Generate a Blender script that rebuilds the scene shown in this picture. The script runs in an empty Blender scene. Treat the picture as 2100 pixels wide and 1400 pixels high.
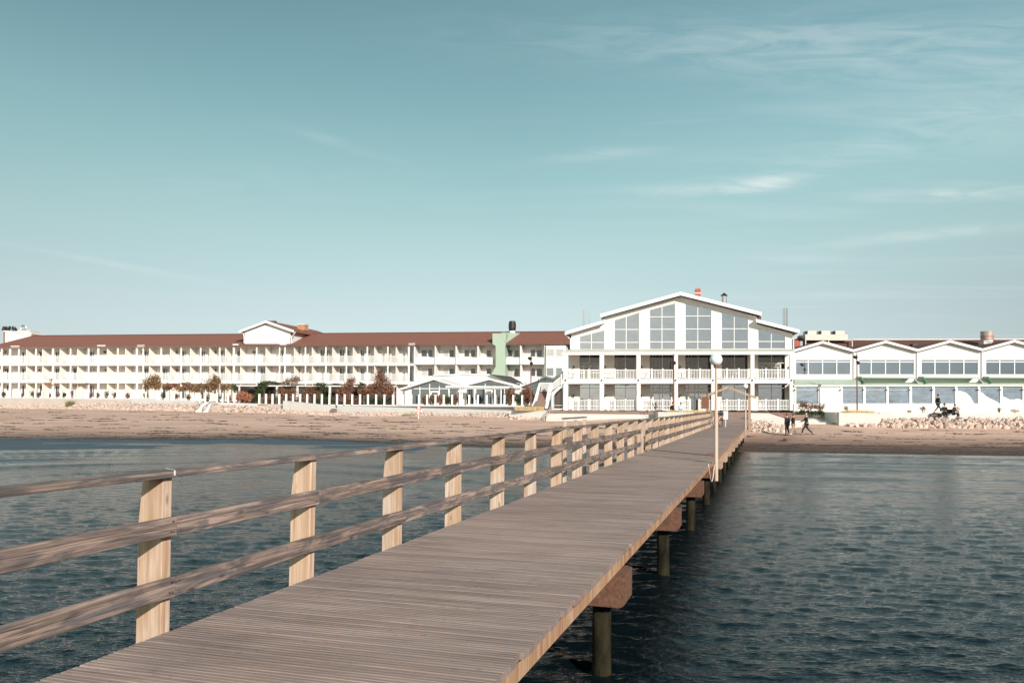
import bpy, bmesh, math, random
import numpy as np
from mathutils import Vector, Matrix
random.seed(7); rng = np.random.default_rng(7)
S = bpy.context.scene
COL = S.collection
rad = math.radians

# ------------------------------------------------------------------ camera
F = 1700.0; CX = 1050.0; CY = 768.0; TILT = .035; ROLL = .0082; ZC = 2.85     # metres above the water
r0 = np.array([1, 0, 0.]); u0 = np.array([0, -math.sin(TILT), math.cos(TILT)]); fw = np.array([0, math.cos(TILT), math.sin(TILT)])
rt = r0*math.cos(ROLL)+u0*math.sin(ROLL); up = u0*math.cos(ROLL)-r0*math.sin(ROLL)
CAM = np.array([0, 0, ZC])
cam_d = bpy.data.cameras.new('camera'); cam = bpy.data.objects.new('camera', cam_d); COL.objects.link(cam)
cam_d.sensor_width = 36; cam_d.lens = 36*F/2100; cam_d.shift_y = (CY-700)/2100; cam_d.clip_start = .1; cam_d.clip_end = 5000
mw = Matrix(((rt[0], up[0], -fw[0], 0), (rt[1], up[1], -fw[1], 0), (rt[2], up[2], -fw[2], ZC), (0, 0, 0, 1)))
cam.matrix_world = mw
S.camera = cam

# ------------------------------------------------------------------ light
SUN_EL = 23.5; SUN_AZ = 154      # azimuth clockwise from +Y (behind the camera, to its right)
wd = bpy.data.worlds.new('World'); S.world = wd; wd.use_nodes = True
nt = wd.node_tree; nt.nodes.clear(); N = nt.nodes.new; Lk = nt.links.new
out = N('ShaderNodeOutputWorld'); bg = N('ShaderNodeBackground'); sky = N('ShaderNodeTexSky')
sky.sky_type = 'NISHITA'; sky.sun_disc = False; sky.sun_elevation = rad(SUN_EL); sky.sun_rotation = rad(-SUN_AZ)
sky.air_density = 1.0; sky.dust_density = 0.4; sky.ozone_density = 1.0
def wmath(op, a, b=None, c=None):
    n = N('ShaderNodeMath'); n.operation = op
    for i, v in enumerate((a, b, c)):
        if v is None: continue
        if hasattr(v, 'links'): Lk(v, n.inputs[i])
        else: n.inputs[i].default_value = v
    return n.outputs[0]
tint = N('ShaderNodeMix'); tint.data_type = 'RGBA'; tint.blend_type = 'MULTIPLY'; tint.inputs[0].default_value = 1
tc = N('ShaderNodeTexCoord'); sx = N('ShaderNodeSeparateXYZ'); Lk(tc.outputs['Generated'], sx.inputs[0])
el = wmath('MAXIMUM', sx.outputs[2], 0.0)
ramp = N('ShaderNodeValToRGB'); Lk(el, ramp.inputs[0])
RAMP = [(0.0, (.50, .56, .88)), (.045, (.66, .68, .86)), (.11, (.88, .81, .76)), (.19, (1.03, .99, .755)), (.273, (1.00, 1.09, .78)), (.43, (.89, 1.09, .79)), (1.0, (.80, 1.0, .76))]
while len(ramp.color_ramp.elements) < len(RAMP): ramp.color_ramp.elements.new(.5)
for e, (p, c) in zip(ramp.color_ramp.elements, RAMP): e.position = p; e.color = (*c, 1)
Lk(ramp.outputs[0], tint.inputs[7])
# the horizon sky is a little paler to the left than to the right
lowsky = N('ShaderNodeMapRange'); lowsky.interpolation_type = 'SMOOTHSTEP'; Lk(el, lowsky.inputs[0]); lowsky.inputs[1].default_value = .08; lowsky.inputs[2].default_value = .36; lowsky.inputs[3].default_value = 1; lowsky.inputs[4].default_value = 0
sidef = wmath('ADD', wmath('MULTIPLY', sx.outputs[0], .46), wmath('MULTIPLY', wmath('MULTIPLY', sx.outputs[0], sx.outputs[0]), .26))
leftx = wmath('MAXIMUM', wmath('MULTIPLY', sx.outputs[0], -1.0), 0.0)
midsky = N('ShaderNodeMapRange'); midsky.interpolation_type = 'SMOOTHSTEP'; Lk(el, midsky.inputs[0]); midsky.inputs[1].default_value = .50; midsky.inputs[2].default_value = .30; midsky.inputs[3].default_value = 0; midsky.inputs[4].default_value = 1
fac = wmath('ADD', wmath('SUBTRACT', 1.0, wmath('MULTIPLY', sidef, lowsky.outputs[0])), wmath('MULTIPLY', wmath('MULTIPLY', leftx, wmath('SUBTRACT', 1.0, lowsky.outputs[0])), wmath('MULTIPLY', midsky.outputs[0], .45)))
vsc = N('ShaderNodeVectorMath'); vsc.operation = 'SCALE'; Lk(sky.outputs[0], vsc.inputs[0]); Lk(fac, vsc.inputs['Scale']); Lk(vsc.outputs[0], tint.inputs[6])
# thin high cirrus: noise on a plane above the viewer
zc = wmath('MAXIMUM', sx.outputs[2], .03)
cx_ = wmath('DIVIDE', sx.outputs[0], zc); cy_ = wmath('DIVIDE', sx.outputs[1], zc)
cmb = N('ShaderNodeCombineXYZ'); Lk(cx_, cmb.inputs[0]); Lk(cy_, cmb.inputs[1])
def cirrus(scale, rot, lo, hi, seed, dist=1.5):
    mp = N('ShaderNodeMapping'); mp.inputs['Scale'].default_value = scale; mp.inputs['Rotation'].default_value = (0, 0, rot)
    mp.inputs['Location'].default_value = (seed, seed*.7, 0); Lk(cmb.outputs[0], mp.inputs[0])
    nz = N('ShaderNodeTexNoise'); nz.inputs['Scale'].default_value = 1; nz.inputs['Detail'].default_value = 7
    nz.inputs['Roughness'].default_value = .55; nz.inputs['Distortion'].default_value = dist; Lk(mp.outputs[0], nz.inputs['Vector'])
    mr = N('ShaderNodeMapRange'); mr.interpolation_type = 'SMOOTHSTEP'; Lk(nz.outputs[0], mr.inputs[0])
    mr.inputs[1].default_value = lo; mr.inputs[2].default_value = hi; mr.inputs[3].default_value = 0; mr.inputs[4].default_value = 1
    return mr.outputs[0]
c1 = cirrus((.22, .9, 1), .15, .50, .78, 3.1)
c2 = cirrus((.7, 2.4, 1), .3, .56, .80, 11.3, 2.2)
# more cloud towards the right of the view (east)
side = N('ShaderNodeMapRange'); side.interpolation_type = 'SMOOTHSTEP'; Lk(sx.outputs[0], side.inputs[0])
side.inputs[1].default_value = -.25; side.inputs[2].default_value = .45; side.inputs[3].default_value = .18; side.inputs[4].default_value = 1
cl = wmath('MULTIPLY', wmath('ADD', wmath('MULTIPLY', c1, .16), wmath('MULTIPLY', c2, .10)), side.outputs[0])
# single wisps at fixed bearings in the northern sky: (bearing tangent, height tangent, half length, half width, slope, strength)
yy_ = wmath('MAXIMUM', sx.outputs[1], .2); ga = wmath('DIVIDE', sx.outputs[0], yy_); gb = wmath('DIVIDE', sx.outputs[2], yy_)
gv = N('ShaderNodeCombineXYZ'); Lk(ga, gv.inputs[0]); Lk(gb, gv.inputs[1])
gm_ = N('ShaderNodeMapping'); gm_.inputs['Scale'].default_value = (7, 42, 1); gm_.inputs['Rotation'].default_value = (0, 0, -.16); Lk(gv.outputs[0], gm_.inputs[0])
gn = N('ShaderNodeTexNoise'); gn.inputs['Scale'].default_value = 1; gn.inputs['Detail'].default_value = 8; gn.inputs['Roughness'].default_value = .62; gn.inputs['Distortion'].default_value = .9; Lk(gm_.outputs[0], gn.inputs['Vector'])
gr_ = N('ShaderNodeMapRange'); gr_.interpolation_type = 'SMOOTHSTEP'; Lk(gn.outputs[0], gr_.inputs[0]); gr_.inputs[1].default_value = .32; gr_.inputs[2].default_value = .68; gr_.inputs[3].default_value = .12; gr_.inputs[4].default_value = 1
wsum = None
for (a_, b_, L_, w_, k_, st_) in ((.305, .270, .060, .010, .22, .55), (.215, .262, .08, .009, .05, .36), (.53, .259, .12, .008, .04, .42), (.50, .209, .14, .007, .10, .40), (.27, .44, .30, .035, -.03, .19), (.53, .45, .25, .05, .05, .19), (.353, .178, .08, .006, .02, .22), (-.50, .168, .13, .004, -.18, .22), (-.20, .31, .07, .007, -.30, .15), (.10, .304, .07, .007, .08, .22), (.55, .35, .22, .05, .12, .20), (.38, .30, .10, .012, .2, .14), (.42, .135, .22, .006, .02, .16), (-.36, .26, .2, .03, .0, .07)):
    da = wmath('SUBTRACT', ga, a_); db = wmath('SUBTRACT', wmath('SUBTRACT', gb, b_), wmath('MULTIPLY', da, k_))
    e_ = wmath('ADD', wmath('POWER', wmath('ABSOLUTE', wmath('DIVIDE', da, L_)), 2.0), wmath('POWER', wmath('ABSOLUTE', wmath('DIVIDE', db, w_)), 2.0))
    g_ = wmath('MULTIPLY', wmath('EXPONENT', wmath('MULTIPLY', e_, -1.0)), st_)
    wsum = g_ if wsum is None else wmath('ADD', wsum, g_)
cl = wmath('MINIMUM', wmath('ADD', cl, wmath('MULTIPLY', wsum, gr_.outputs[0])), .9)
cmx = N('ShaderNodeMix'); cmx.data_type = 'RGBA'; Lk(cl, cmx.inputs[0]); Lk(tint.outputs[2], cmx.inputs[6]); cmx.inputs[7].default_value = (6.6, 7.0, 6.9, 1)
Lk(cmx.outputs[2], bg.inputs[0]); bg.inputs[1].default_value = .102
Lk(bg.outputs[0], out.inputs[0])
sd = bpy.data.lights.new('sun', 'SUN'); sd.energy = 4.5; sd.angle = rad(.55); sd.color = (1, .91, .83)
so = bpy.data.objects.new('sun', sd); COL.objects.link(so)
sdir = Vector((math.sin(rad(SUN_AZ))*math.cos(rad(SUN_EL)), math.cos(rad(SUN_AZ))*math.cos(rad(SUN_EL)), math.sin(rad(SUN_EL))))
so.rotation_euler = sdir.to_track_quat('Z', 'Y').to_euler(); so.location = (60, -60, 50)
vs = S.view_settings; vs.view_transform = 'Standard'; vs.look = 'None'; vs.gamma = 1; vs.use_curve_mapping = False; vs.exposure = .36
S.cycles.max_bounces = 6; S.cycles.caustics_reflective = False; S.cycles.caustics_refractive = False
try: S.cycles.use_denoising = True
except Exception: pass

# ------------------------------------------------------------------ helpers
def ray(x, y): return rt*(x-CX)/F+up*(CY-y)/F+fw
def onz(x, y, z):
    d = ray(x, y); return CAM+d*((z-ZC)/d[2])
class Plane:
    """A vertical plane Y = y0 - m X; pt() gives the point of it (moved back by d) seen at a picture position."""
    def __init__(s, y0, m): s.y0 = y0; s.m = m; s.k = math.sqrt(1+m*m); s.n = np.array([m, 1, 0])/s.k; s.t = np.array([1, -m, 0])/s.k
    def pt(s, x, y, d=0.):
        r = ray(x, y); return CAM+r*((s.y0+d*s.k)/(r[1]+s.m*r[0]))
class MB:
    def __init__(s): s.v = []; s.f = []
    def poly_prism(s, front, off):
        b = len(s.v); n = len(front); off = np.array(off, float)
        s.v += [tuple(p) for p in front]+[tuple(np.array(p)+off) for p in front]
        s.f.append(tuple(range(b, b+n))); s.f.append(tuple(range(b+2*n-1, b+n-1, -1)))
        for i in range(n):
            j = (i+1) % n; s.f.append((b+i, b+n+i, b+n+j, b+j))
        return s
    def box(s, c, hx, hy, hz, ax=None, ay=None, az=None):
        ax = np.array(ax if ax is not None else (1, 0, 0), float); ay = np.array(ay if ay is not None else (0, 1, 0), float); az = np.array(az if az is not None else (0, 0, 1), float)
        c = np.array(c, float)
        fr = [c-ax*hx-ay*hy-az*hz, c+ax*hx-ay*hy-az*hz, c+ax*hx-ay*hy+az*hz, c-ax*hx-ay*hy+az*hz]
        return s.poly_prism(fr, ay*2*hy)
    def bar(s, a, b, w, h, upv=(0, 0, 1)):
        a = np.array(a, float); b = np.array(b, float); d = b-a; L = np.linalg.norm(d); d = d/L
        upv = np.array(upv, float); sd_ = np.cross(d, upv); 
        if np.linalg.norm(sd_) < 1e-4: sd_ = np.cross(d, (1, 0, 0))
        sd_ /= np.linalg.norm(sd_); u = np.cross(sd_, d)
        return s.box((a+b)/2, L/2, w/2, h/2, d, sd_, u)
    def tube(s, pts, r, n=8, caps=True):
        pts = [np.array(p, float) for p in pts]; rs = r if hasattr(r, '__len__') else [r]*len(pts)
        b0 = len(s.v)
        for i, p in enumerate(pts):
            d = pts[min(i+1, len(pts)-1)]-pts[max(i-1, 0)]; d /= (np.linalg.norm(d)+1e-9)
            a = np.cross(d, (0, 0, 1) if abs(d[2]) < .9 else (1, 0, 0)); a /= np.linalg.norm(a); c = np.cross(d, a)
            for k in range(n):
                t = 2*math.pi*k/n; s.v.append(tuple(p+(a*math.cos(t)+c*math.sin(t))*rs[i]))
        for i in range(len(pts)-1):
            for k in range(n):
                k2 = (k+1) % n; s.f.append((b0+i*n+k, b0+i*n+k2, b0+(i+1)*n+k2, b0+(i+1)*n+k))
        if caps:
            s.f.append(tuple(b0+k for k in reversed(range(n)))); e = b0+(len(pts)-1)*n; s.f.append(tuple(e+k for k in range(n)))
        return s
    def cyl(s, a, b, r, n=12): return s.tube([a, b], r, n)
    def sphere(s, c, r, nu=16, nv=10, sz=1.):
        b = len(s.v)
        for i in range(1, nv):
            for k in range(nu):
                th = math.pi*i/nv; ph = 2*math.pi*k/nu
                s.v.append((c[0]+r*math.sin(th)*math.cos(ph), c[1]+r*math.sin(th)*math.sin(ph), c[2]+r*math.cos(th)*sz))
        s.v.append((c[0], c[1], c[2]+r*sz)); s.v.append((c[0], c[1], c[2]-r*sz)); T = len(s.v)-2
        for i in range(nv-2):
            for k in range(nu):
                k2 = (k+1) % nu; s.f.append((b+i*nu+k, b+(i+1)*nu+k, b+(i+1)*nu+k2, b+i*nu+k2))
        for k in range(nu):
            k2 = (k+1) % nu; s.f.append((T, b+k, b+k2)); e = b+(nv-2)*nu; s.f.append((T+1, e+k2, e+k))
        return s
    def mesh(s, name, mat, smooth=False):
        me = bpy.data.meshes.new(name); me.from_pydata([tuple(map(float, p)) for p in s.v], [], s.f)
        bm = bmesh.new(); bm.from_mesh(me); bmesh.ops.recalc_face_normals(bm, faces=bm.faces); bm.to_mesh(me); bm.free()
        if mat: me.materials.append(mat)
        if smooth:
            me.polygons.foreach_set('use_smooth', [True]*len(me.polygons))
        return me
    def build(s, name, mat, parent=None, smooth=False, **kw):
        return link(name, s.mesh(name, mat, smooth), parent, **kw)
def abs_loc(o):
    v = Vector((0, 0, 0))
    while o is not None: v = v+o.location; o = o.parent
    return v
def link(name, me, parent=None, label=None, cat=None, group=None, kind=None):
    """mesh in world coordinates; its origin stays where its parent's origin is"""
    o = bpy.data.objects.new(name, me); COL.objects.link(o)
    if parent is not None:
        o.parent = parent
        o.matrix_parent_inverse = Matrix.Identity(4)
        o.location = (0, 0, 0)
        L = abs_loc(parent)
        if L.length > 0 and me is not None and me.users == 1:
            me.transform(Matrix.Translation(-L))
    else:
        if me is not None:      # put the origin at the base of the thing
            co = np.empty(len(me.vertices)*3); me.vertices.foreach_get('co', co); co = co.reshape(-1, 3)
            b = Vector(((co[:, 0].min()+co[:, 0].max())/2, (co[:, 1].min()+co[:, 1].max())/2, co[:, 2].min()))
            me.transform(Matrix.Translation(-b)); o.location = b
    tag(o, label, cat, group, kind)
    return o
def tag(o, label=None, cat=None, group=None, kind=None):
    for k, v in (('label', label), ('category', cat), ('group', group), ('kind', kind)):
        if v: o[k] = v
    return o
def thing(name, loc, label, cat, group=None):
    o = bpy.data.objects.new(name, None); COL.objects.link(o); o.location = tuple(map(float, loc)); o.empty_display_size = .3
    return tag(o, label, cat, group)
def subempty(name, parent):
    o = bpy.data.objects.new(name, None); COL.objects.link(o); o.parent = parent; o.empty_display_size = .2; return o
def inst(name, me, parent, loc, rotz=0, label=None, scale=None):
    """an object that shares mesh data; loc in world coordinates"""
    o = bpy.data.objects.new(name, me); COL.objects.link(o)
    if parent is not None: o.parent = parent; o.location = Vector(tuple(map(float, loc)))-abs_loc(parent)
    else: o.location = tuple(map(float, loc))
    o.rotation_euler = (0, 0, rotz) if not hasattr(rotz, '__len__') else rotz
    if scale: o.scale = scale
    if label: o['label'] = label
    return o
def lerp(a, b, t): return a+(b-a)*t

# ------------------------------------------------------------------ materials
MATS = {}
def mat(name, col, rough=.7, metal=0., noise=None, bump=None, spec=None, objrand=0., coords='Object', ior=None):
    """noise = (scale xyz, amount, second colour); bump = (scale xyz, strength, distance)"""
    m = bpy.data.materials.new(name); m.use_nodes = True; t = m.node_tree; b = t.nodes['Principled BSDF']
    b.inputs['Base Color'].default_value = (*col, 1); b.inputs['Roughness'].default_value = rough; b.inputs['Metallic'].default_value = metal
    if spec is not None: b.inputs['Specular IOR Level'].default_value = spec
    if ior: b.inputs['IOR'].default_value = ior
    tc = None
    def coord(scale):
        nonlocal tc
        if tc is None:
            if coords == 'World': tc = t.nodes.new('ShaderNodeNewGeometry').outputs['Position']
            else: tc = t.nodes.new('ShaderNodeTexCoord').outputs[coords]
        mp = t.nodes.new('ShaderNodeMapping'); mp.inputs['Scale'].default_value = scale; t.links.new(tc, mp.inputs[0])
        if objrand:
            oi = t.nodes.new('ShaderNodeObjectInfo'); mm = t.nodes.new('ShaderNodeMath'); mm.operation = 'MULTIPLY'; mm.inputs[1].default_value = 37
            t.links.new(oi.outputs['Random'], mm.inputs[0]); cx = t.nodes.new('ShaderNodeCombineXYZ'); t.links.new(mm.outputs[0], cx.inputs[0]); t.links.new(mm.outputs[0], cx.inputs[2])
            t.links.new(cx.outputs[0], mp.inputs['Location'])
        return mp.outputs[0]
    cur = None
    if noise:
        for (sc, amt, c2) in (noise if isinstance(noise, list) else [noise]):
            nz = t.nodes.new('ShaderNodeTexNoise'); nz.inputs['Scale'].default_value = 1; nz.inputs['Detail'].default_value = 6; nz.inputs['Roughness'].default_value = .6
            t.links.new(coord(sc), nz.inputs['Vector'])
            mr = t.nodes.new('ShaderNodeMapRange'); mr.inputs[1].default_value = .36; mr.inputs[2].default_value = .66; mr.inputs[3].default_value = 0; mr.inputs[4].default_value = amt
            t.links.new(nz.outputs[0], mr.inputs[0])
            mx = t.nodes.new('ShaderNodeMix'); mx.data_type = 'RGBA'; t.links.new(mr.outputs[0], mx.inputs[0])
            if cur is None: mx.inputs[6].default_value = (*col, 1)
            else: t.links.new(cur, mx.inputs[6])
            mx.inputs[7].default_value = (*c2, 1); cur = mx.outputs[2]
    if objrand:
        oi = t.nodes.new('ShaderNodeObjectInfo'); hs = t.nodes.new('ShaderNodeHueSaturation')
        mr = t.nodes.new('ShaderNodeMapRange'); mr.inputs[3].default_value = 1-objrand; mr.inputs[4].default_value = 1+objrand
        t.links.new(oi.outputs['Random'], mr.inputs[0]); t.links.new(mr.outputs[0], hs.inputs['Value'])
        if cur is None: hs.inputs['Color'].default_value = (*col, 1)
        else: t.links.new(cur, hs.inputs['Color'])
        cur = hs.outputs[0]
    if cur is not None: t.links.new(cur, b.inputs['Base Color'])
    if bump:
        sc, st, di = bump
        nz = t.nodes.new('ShaderNodeTexNoise'); nz.inputs['Scale'].default_value = 1; nz.inputs['Detail'].default_value = 5
        t.links.new(coord(sc), nz.inputs['Vector']); bp = t.nodes.new('ShaderNodeBump'); bp.inputs['Strength'].default_value = st; bp.inputs['Distance'].default_value = di
        t.links.new(nz.outputs[0], bp.inputs['Height']); t.links.new(bp.outputs[0], b.inputs['Normal'])
    MATS[name] = m; return m
white = mat('white_paint', (.72, .705, .685), .6, noise=((1.2, 1.2, .5), .35, (.64, .62, .59)))
white2 = mat('white_trim', (.77, .76, .745), .5)
cream = mat('cream_render', (.84, .77, .70), .8, noise=((.8, .8, .8), .5, (.74, .65, .57)))
greywall = mat('sea_wall_concrete', (.60, .60, .585), .85, noise=[((.5, .5, 1.5), .6, (.50, .495, .47)), ((3, 3, 9), .35, (.42, .40, .37))])
conc = mat('pale_concrete', (.60, .585, .55), .85, noise=[((.6, .6, 2), .6, (.50, .48, .44)), ((4, 4, 12), .3, (.36, .33, .29))])
lower_glass = mat('sea_facing_glass', (.52, .58, .64), .04, 1., bump=((.5, .5, .8), .2, .08))
glass = mat('reflecting_glass', (.31, .34, .38), .03, 1., bump=((.55, .55, .9), .30, .10))
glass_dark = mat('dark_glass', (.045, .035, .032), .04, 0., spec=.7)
bay_glass = mat('veranda_bay_glass', (.27, .325, .38), .04, 1., bump=((.5, .5, .8), .2, .08))
hotel_glass = mat('hotel_room_glass', (.05, .062, .075), .05, .35)
glass_room = mat('room_glass', (.19, .225, .26), .05, .7)
curtain = mat('curtained_glass', (.52, .50, .47), .25, 0., noise=((9, 9, .4), .7, (.36, .35, .34)), spec=.6)
tile = mat('roof_tiles', (.215, .078, .052), .85, noise=[((1.2, 1.2, 1.2), .5, (.15, .062, .045)), ((9, 9, 9), .5, (.31, .15, .11))], bump=((3, 6, 9), .6, .06))
tile_dark = mat('dark_roof_tiles', (.12, .045, .034), .85, noise=[((1.5, 1.5, 1.5), .5, (.075, .032, .027)), ((8, 8, 8), .4, (.17, .08, .06))], bump=((3, 6, 9), .6, .06))
brown_and_shade = mat('dark_brown_and_shade', (.10, .05, .04), .8)  # plain dark brown, also the painted shade under eaves and rooftop unit
green = mat('mint_green_metal', (.38, .47, .37), .5, noise=((1.5, 1.5, .4), .4, (.32, .42, .33)))
green_dk = mat('deep_green_metal', (.10, .24, .14), .5)
asphalt = mat('black_roofing', (.05, .05, .05), .9)
black = mat('black_metal', (.015, .015, .016), .5)
steel = mat('steel_flue', (.45, .44, .43), .3, .9)
redm = mat('red_brick_paint', (.42, .08, .055), .7, noise=((6, 6, 6), .5, (.28, .05, .04)))
brickorange = mat('orange_brick', (.50, .25, .14), .85, noise=((6, 6, 10), .6, (.36, .18, .11)))
rust = mat('rust_pole', (.20, .085, .05), .8)
brownwood = mat('brown_step_boards', (.25, .165, .13), .8, noise=((.6, 6, 6), .6, (.16, .105, .085)))
equip = mat('beige_sheet_metal', (.60, .53, .47), .6, noise=((.7, .7, .7), .4, (.52, .46, .41)))
globe_m = mat('opal_globe', (.78, .82, .84), .25)
polepaint = mat('pale_pole_paint', (.56, .44, .35), .6, noise=((8, 8, 1.2), .6, (.50, .36, .27)))
rope = mat('pale_cable', (.62, .52, .45), .8)
skin = mat('skin', (.52, .30, .22), .6)

def wood(name, c1, c2, c3, gscale, rand=.10, knots=True, axis=0, bumpst=.35, stain=None, blot=1., gc=(.35, .68, .65)):
    """weathered timber: long grain along one axis, blotches, some knots; world or object coordinates"""
    m = bpy.data.materials.new(name); m.use_nodes = True; t = m.node_tree; b = t.nodes['Principled BSDF']; b.inputs['Roughness'].default_value = .85
    b.inputs['Specular IOR Level'].default_value = .25
    tcn = t.nodes.new('ShaderNodeTexCoord'); oi = t.nodes.new('ShaderNodeObjectInfo')
    off = t.nodes.new('ShaderNodeMath'); off.operation = 'MULTIPLY'; off.inputs[1].default_value = 53; t.links.new(oi.outputs['Random'], off.inputs[0])
    cm = t.nodes.new('ShaderNodeCombineXYZ'); [t.links.new(off.outputs[0], cm.inputs[i]) for i in range(3)]
    va = t.nodes.new('ShaderNodeVectorMath'); va.operation = 'ADD'; t.links.new(tcn.outputs['Object'], va.inputs[0]); t.links.new(cm.outputs[0], va.inputs[1])
    def noise(sc, det=6, dist=0., lo=.35, hi=.68):
        mp = t.nodes.new('ShaderNodeMapping'); mp.inputs['Scale'].default_value = sc; t.links.new(va.outputs[0], mp.inputs[0])
        nz = t.nodes.new('ShaderNodeTexNoise'); nz.inputs['Scale'].default_value = 1; nz.inputs['Detail'].default_value = det; nz.inputs['Distortion'].default_value = dist
        t.links.new(mp.outputs[0], nz.inputs['Vector'])
        mr = t.nodes.new('ShaderNodeMapRange'); mr.inputs[1].default_value = lo; mr.inputs[2].default_value = hi; t.links.new(nz.outputs[0], mr.inputs[0]); return mr.outputs[0]
    g = [gscale*1.0]*3; g[axis] = gscale*.035
    bl = [gscale*.09*blot]*3; bl[axis] = gscale*.02*blot
    grain = noise(g, 5, .6, gc[0], gc[1]); blotch = noise(bl, 5, 1.2, .43, .57)
    mx = t.nodes.new('ShaderNodeMix'); mx.data_type = 'RGBA'; t.links.new(blotch, mx.inputs[0]); mx.inputs[6].default_value = (*c1, 1); mx.inputs[7].default_value = (*c2, 1)
    gm = t.nodes.new('ShaderNodeMath'); gm.operation = 'MULTIPLY'; gm.inputs[1].default_value = gc[2]; t.links.new(grain, gm.inputs[0])
    mx2 = t.nodes.new('ShaderNodeMix'); mx2.data_type = 'RGBA'; t.links.new(gm.outputs[0], mx2.inputs[0]); t.links.new(mx.outputs[2], mx2.inputs[6]); mx2.inputs[7].default_value = (*c3, 1)
    cur = mx2.outputs[2]
    if knots:
        ks = [7.]*3; ks[axis] = 2.6
        mp = t.nodes.new('ShaderNodeMapping'); mp.inputs['Scale'].default_value = ks; t.links.new(va.outputs[0], mp.inputs[0])
        vo = t.nodes.new('ShaderNodeTexVoronoi'); vo.inputs['Scale'].default_value = 1; t.links.new(mp.outputs[0], vo.inputs['Vector'])
        kr = t.nodes.new('ShaderNodeMapRange'); kr.inputs[1].default_value = .05; kr.inputs[2].default_value = .14; kr.inputs[3].default_value = .75; kr.inputs[4].default_value = 0; t.links.new(vo.outputs['Distance'], kr.inputs[0])
        mx3 = t.nodes.new('ShaderNodeMix'); mx3.data_type = 'RGBA'; t.links.new(kr.outputs[0], mx3.inputs[0]); t.links.new(cur, mx3.inputs[6]); mx3.inputs[7].default_value = (c3[0]*.6, c3[1]*.5, c3[2]*.45, 1)
        cur = mx3.outputs[2]
    if stain:
        gp = t.nodes.new('ShaderNodeNewGeometry')
        for (sc_, lo_, hi_, amt, col_) in stain:
            mp = t.nodes.new('ShaderNodeMapping'); mp.inputs['Scale'].default_value = sc_; t.links.new(gp.outputs['Position'], mp.inputs[0])
            nz = t.nodes.new('ShaderNodeTexNoise'); nz.inputs['Scale'].default_value = 1; nz.inputs['Detail'].default_value = 7; t.links.new(mp.outputs[0], nz.inputs['Vector'])
            m4 = t.nodes.new('ShaderNodeMapRange'); m4.inputs[1].default_value = lo_; m4.inputs[2].default_value = hi_; m4.inputs[4].default_value = amt; t.links.new(nz.outputs[0], m4.inputs[0])
            m5 = t.nodes.new('ShaderNodeMix'); m5.data_type = 'RGBA'; t.links.new(m4.outputs[0], m5.inputs[0]); t.links.new(cur, m5.inputs[6]); m5.inputs[7].default_value = (*col_, 1); cur = m5.outputs[2]
    hs = t.nodes.new('ShaderNodeHueSaturation'); mr = t.nodes.new('ShaderNodeMapRange'); mr.inputs[3].default_value = 1-rand; mr.inputs[4].default_value = 1+rand
    t.links.new(oi.outputs['Random'], mr.inputs[0]); t.links.new(mr.outputs[0], hs.inputs['Value']); t.links.new(cur, hs.inputs['Color']); t.links.new(hs.outputs[0], b.inputs['Base Color'])
    bp = t.nodes.new('ShaderNodeBump'); bp.inputs['Strength'].default_value = bumpst; bp.inputs['Distance'].default_value = .006; t.links.new(grain, bp.inputs['Height']); t.links.new(bp.outputs[0], b.inputs['Normal'])
    return m
deck_w = wood('weathered_deck_wood', (.36, .275, .24), (.285, .225, .205), (.165, .12, .10), 30, .09, False, 0, .6, stain=[((.5, .35, 1), .42, .72, .45, (.25, .20, .19)), ((1.2, 5.5, 1), .48, .70, .6, (.18, .135, .115)), ((.9, 1.1, 1), .52, .66, .35, (.19, .15, .14)), ((14, 14, 1), .60, .72, .45, (.12, .09, .075)), ((.35, .35, 1), .50, .70, .30, (.42, .30, .25))])
rail_w = wood('weathered_rail_wood', (.36, .265, .22), (.155, .135, .135), (.10, .078, .07), 42, .12, True, 0, 1.0, blot=2.2, gc=(.40, .62, .68), stain=[((5, 5, 45), .56, .66, .55, (.10, .08, .075))])
post_w = wood('pale_post_wood', (.64, .53, .445), (.54, .40, .29), (.34, .20, .12), 30, .09, True, 2, .35, stain=[((55, 55, 1.6), .62, .68, .6, (.20, .13, .085)), ((9, 9, 2.2), .50, .68, .6, (.36, .21, .12))])
fascia_w = wood('edge_board_wood', (.50, .34, .22), (.38, .23, .13), (.20, .09, .05), 30, .12, False, 2, .3, stain=[((5, 5, .6), .52, .70, .7, (.22, .075, .04))])
gate_w = wood('gate_timber', (.50, .36, .27), (.42, .30, .23), (.28, .19, .15), 30, .1, False, 0)
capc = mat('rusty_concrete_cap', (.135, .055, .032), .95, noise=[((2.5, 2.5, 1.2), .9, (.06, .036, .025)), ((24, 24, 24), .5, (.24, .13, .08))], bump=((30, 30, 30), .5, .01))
pile_m = mat('algae_pile', (.010, .011, .008), .95, spec=.05, noise=[((5, 5, 2.5), .7, (.006, .007, .006)), ((7, 7, 2.2), .32, (.10, .078, .04))])

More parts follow.
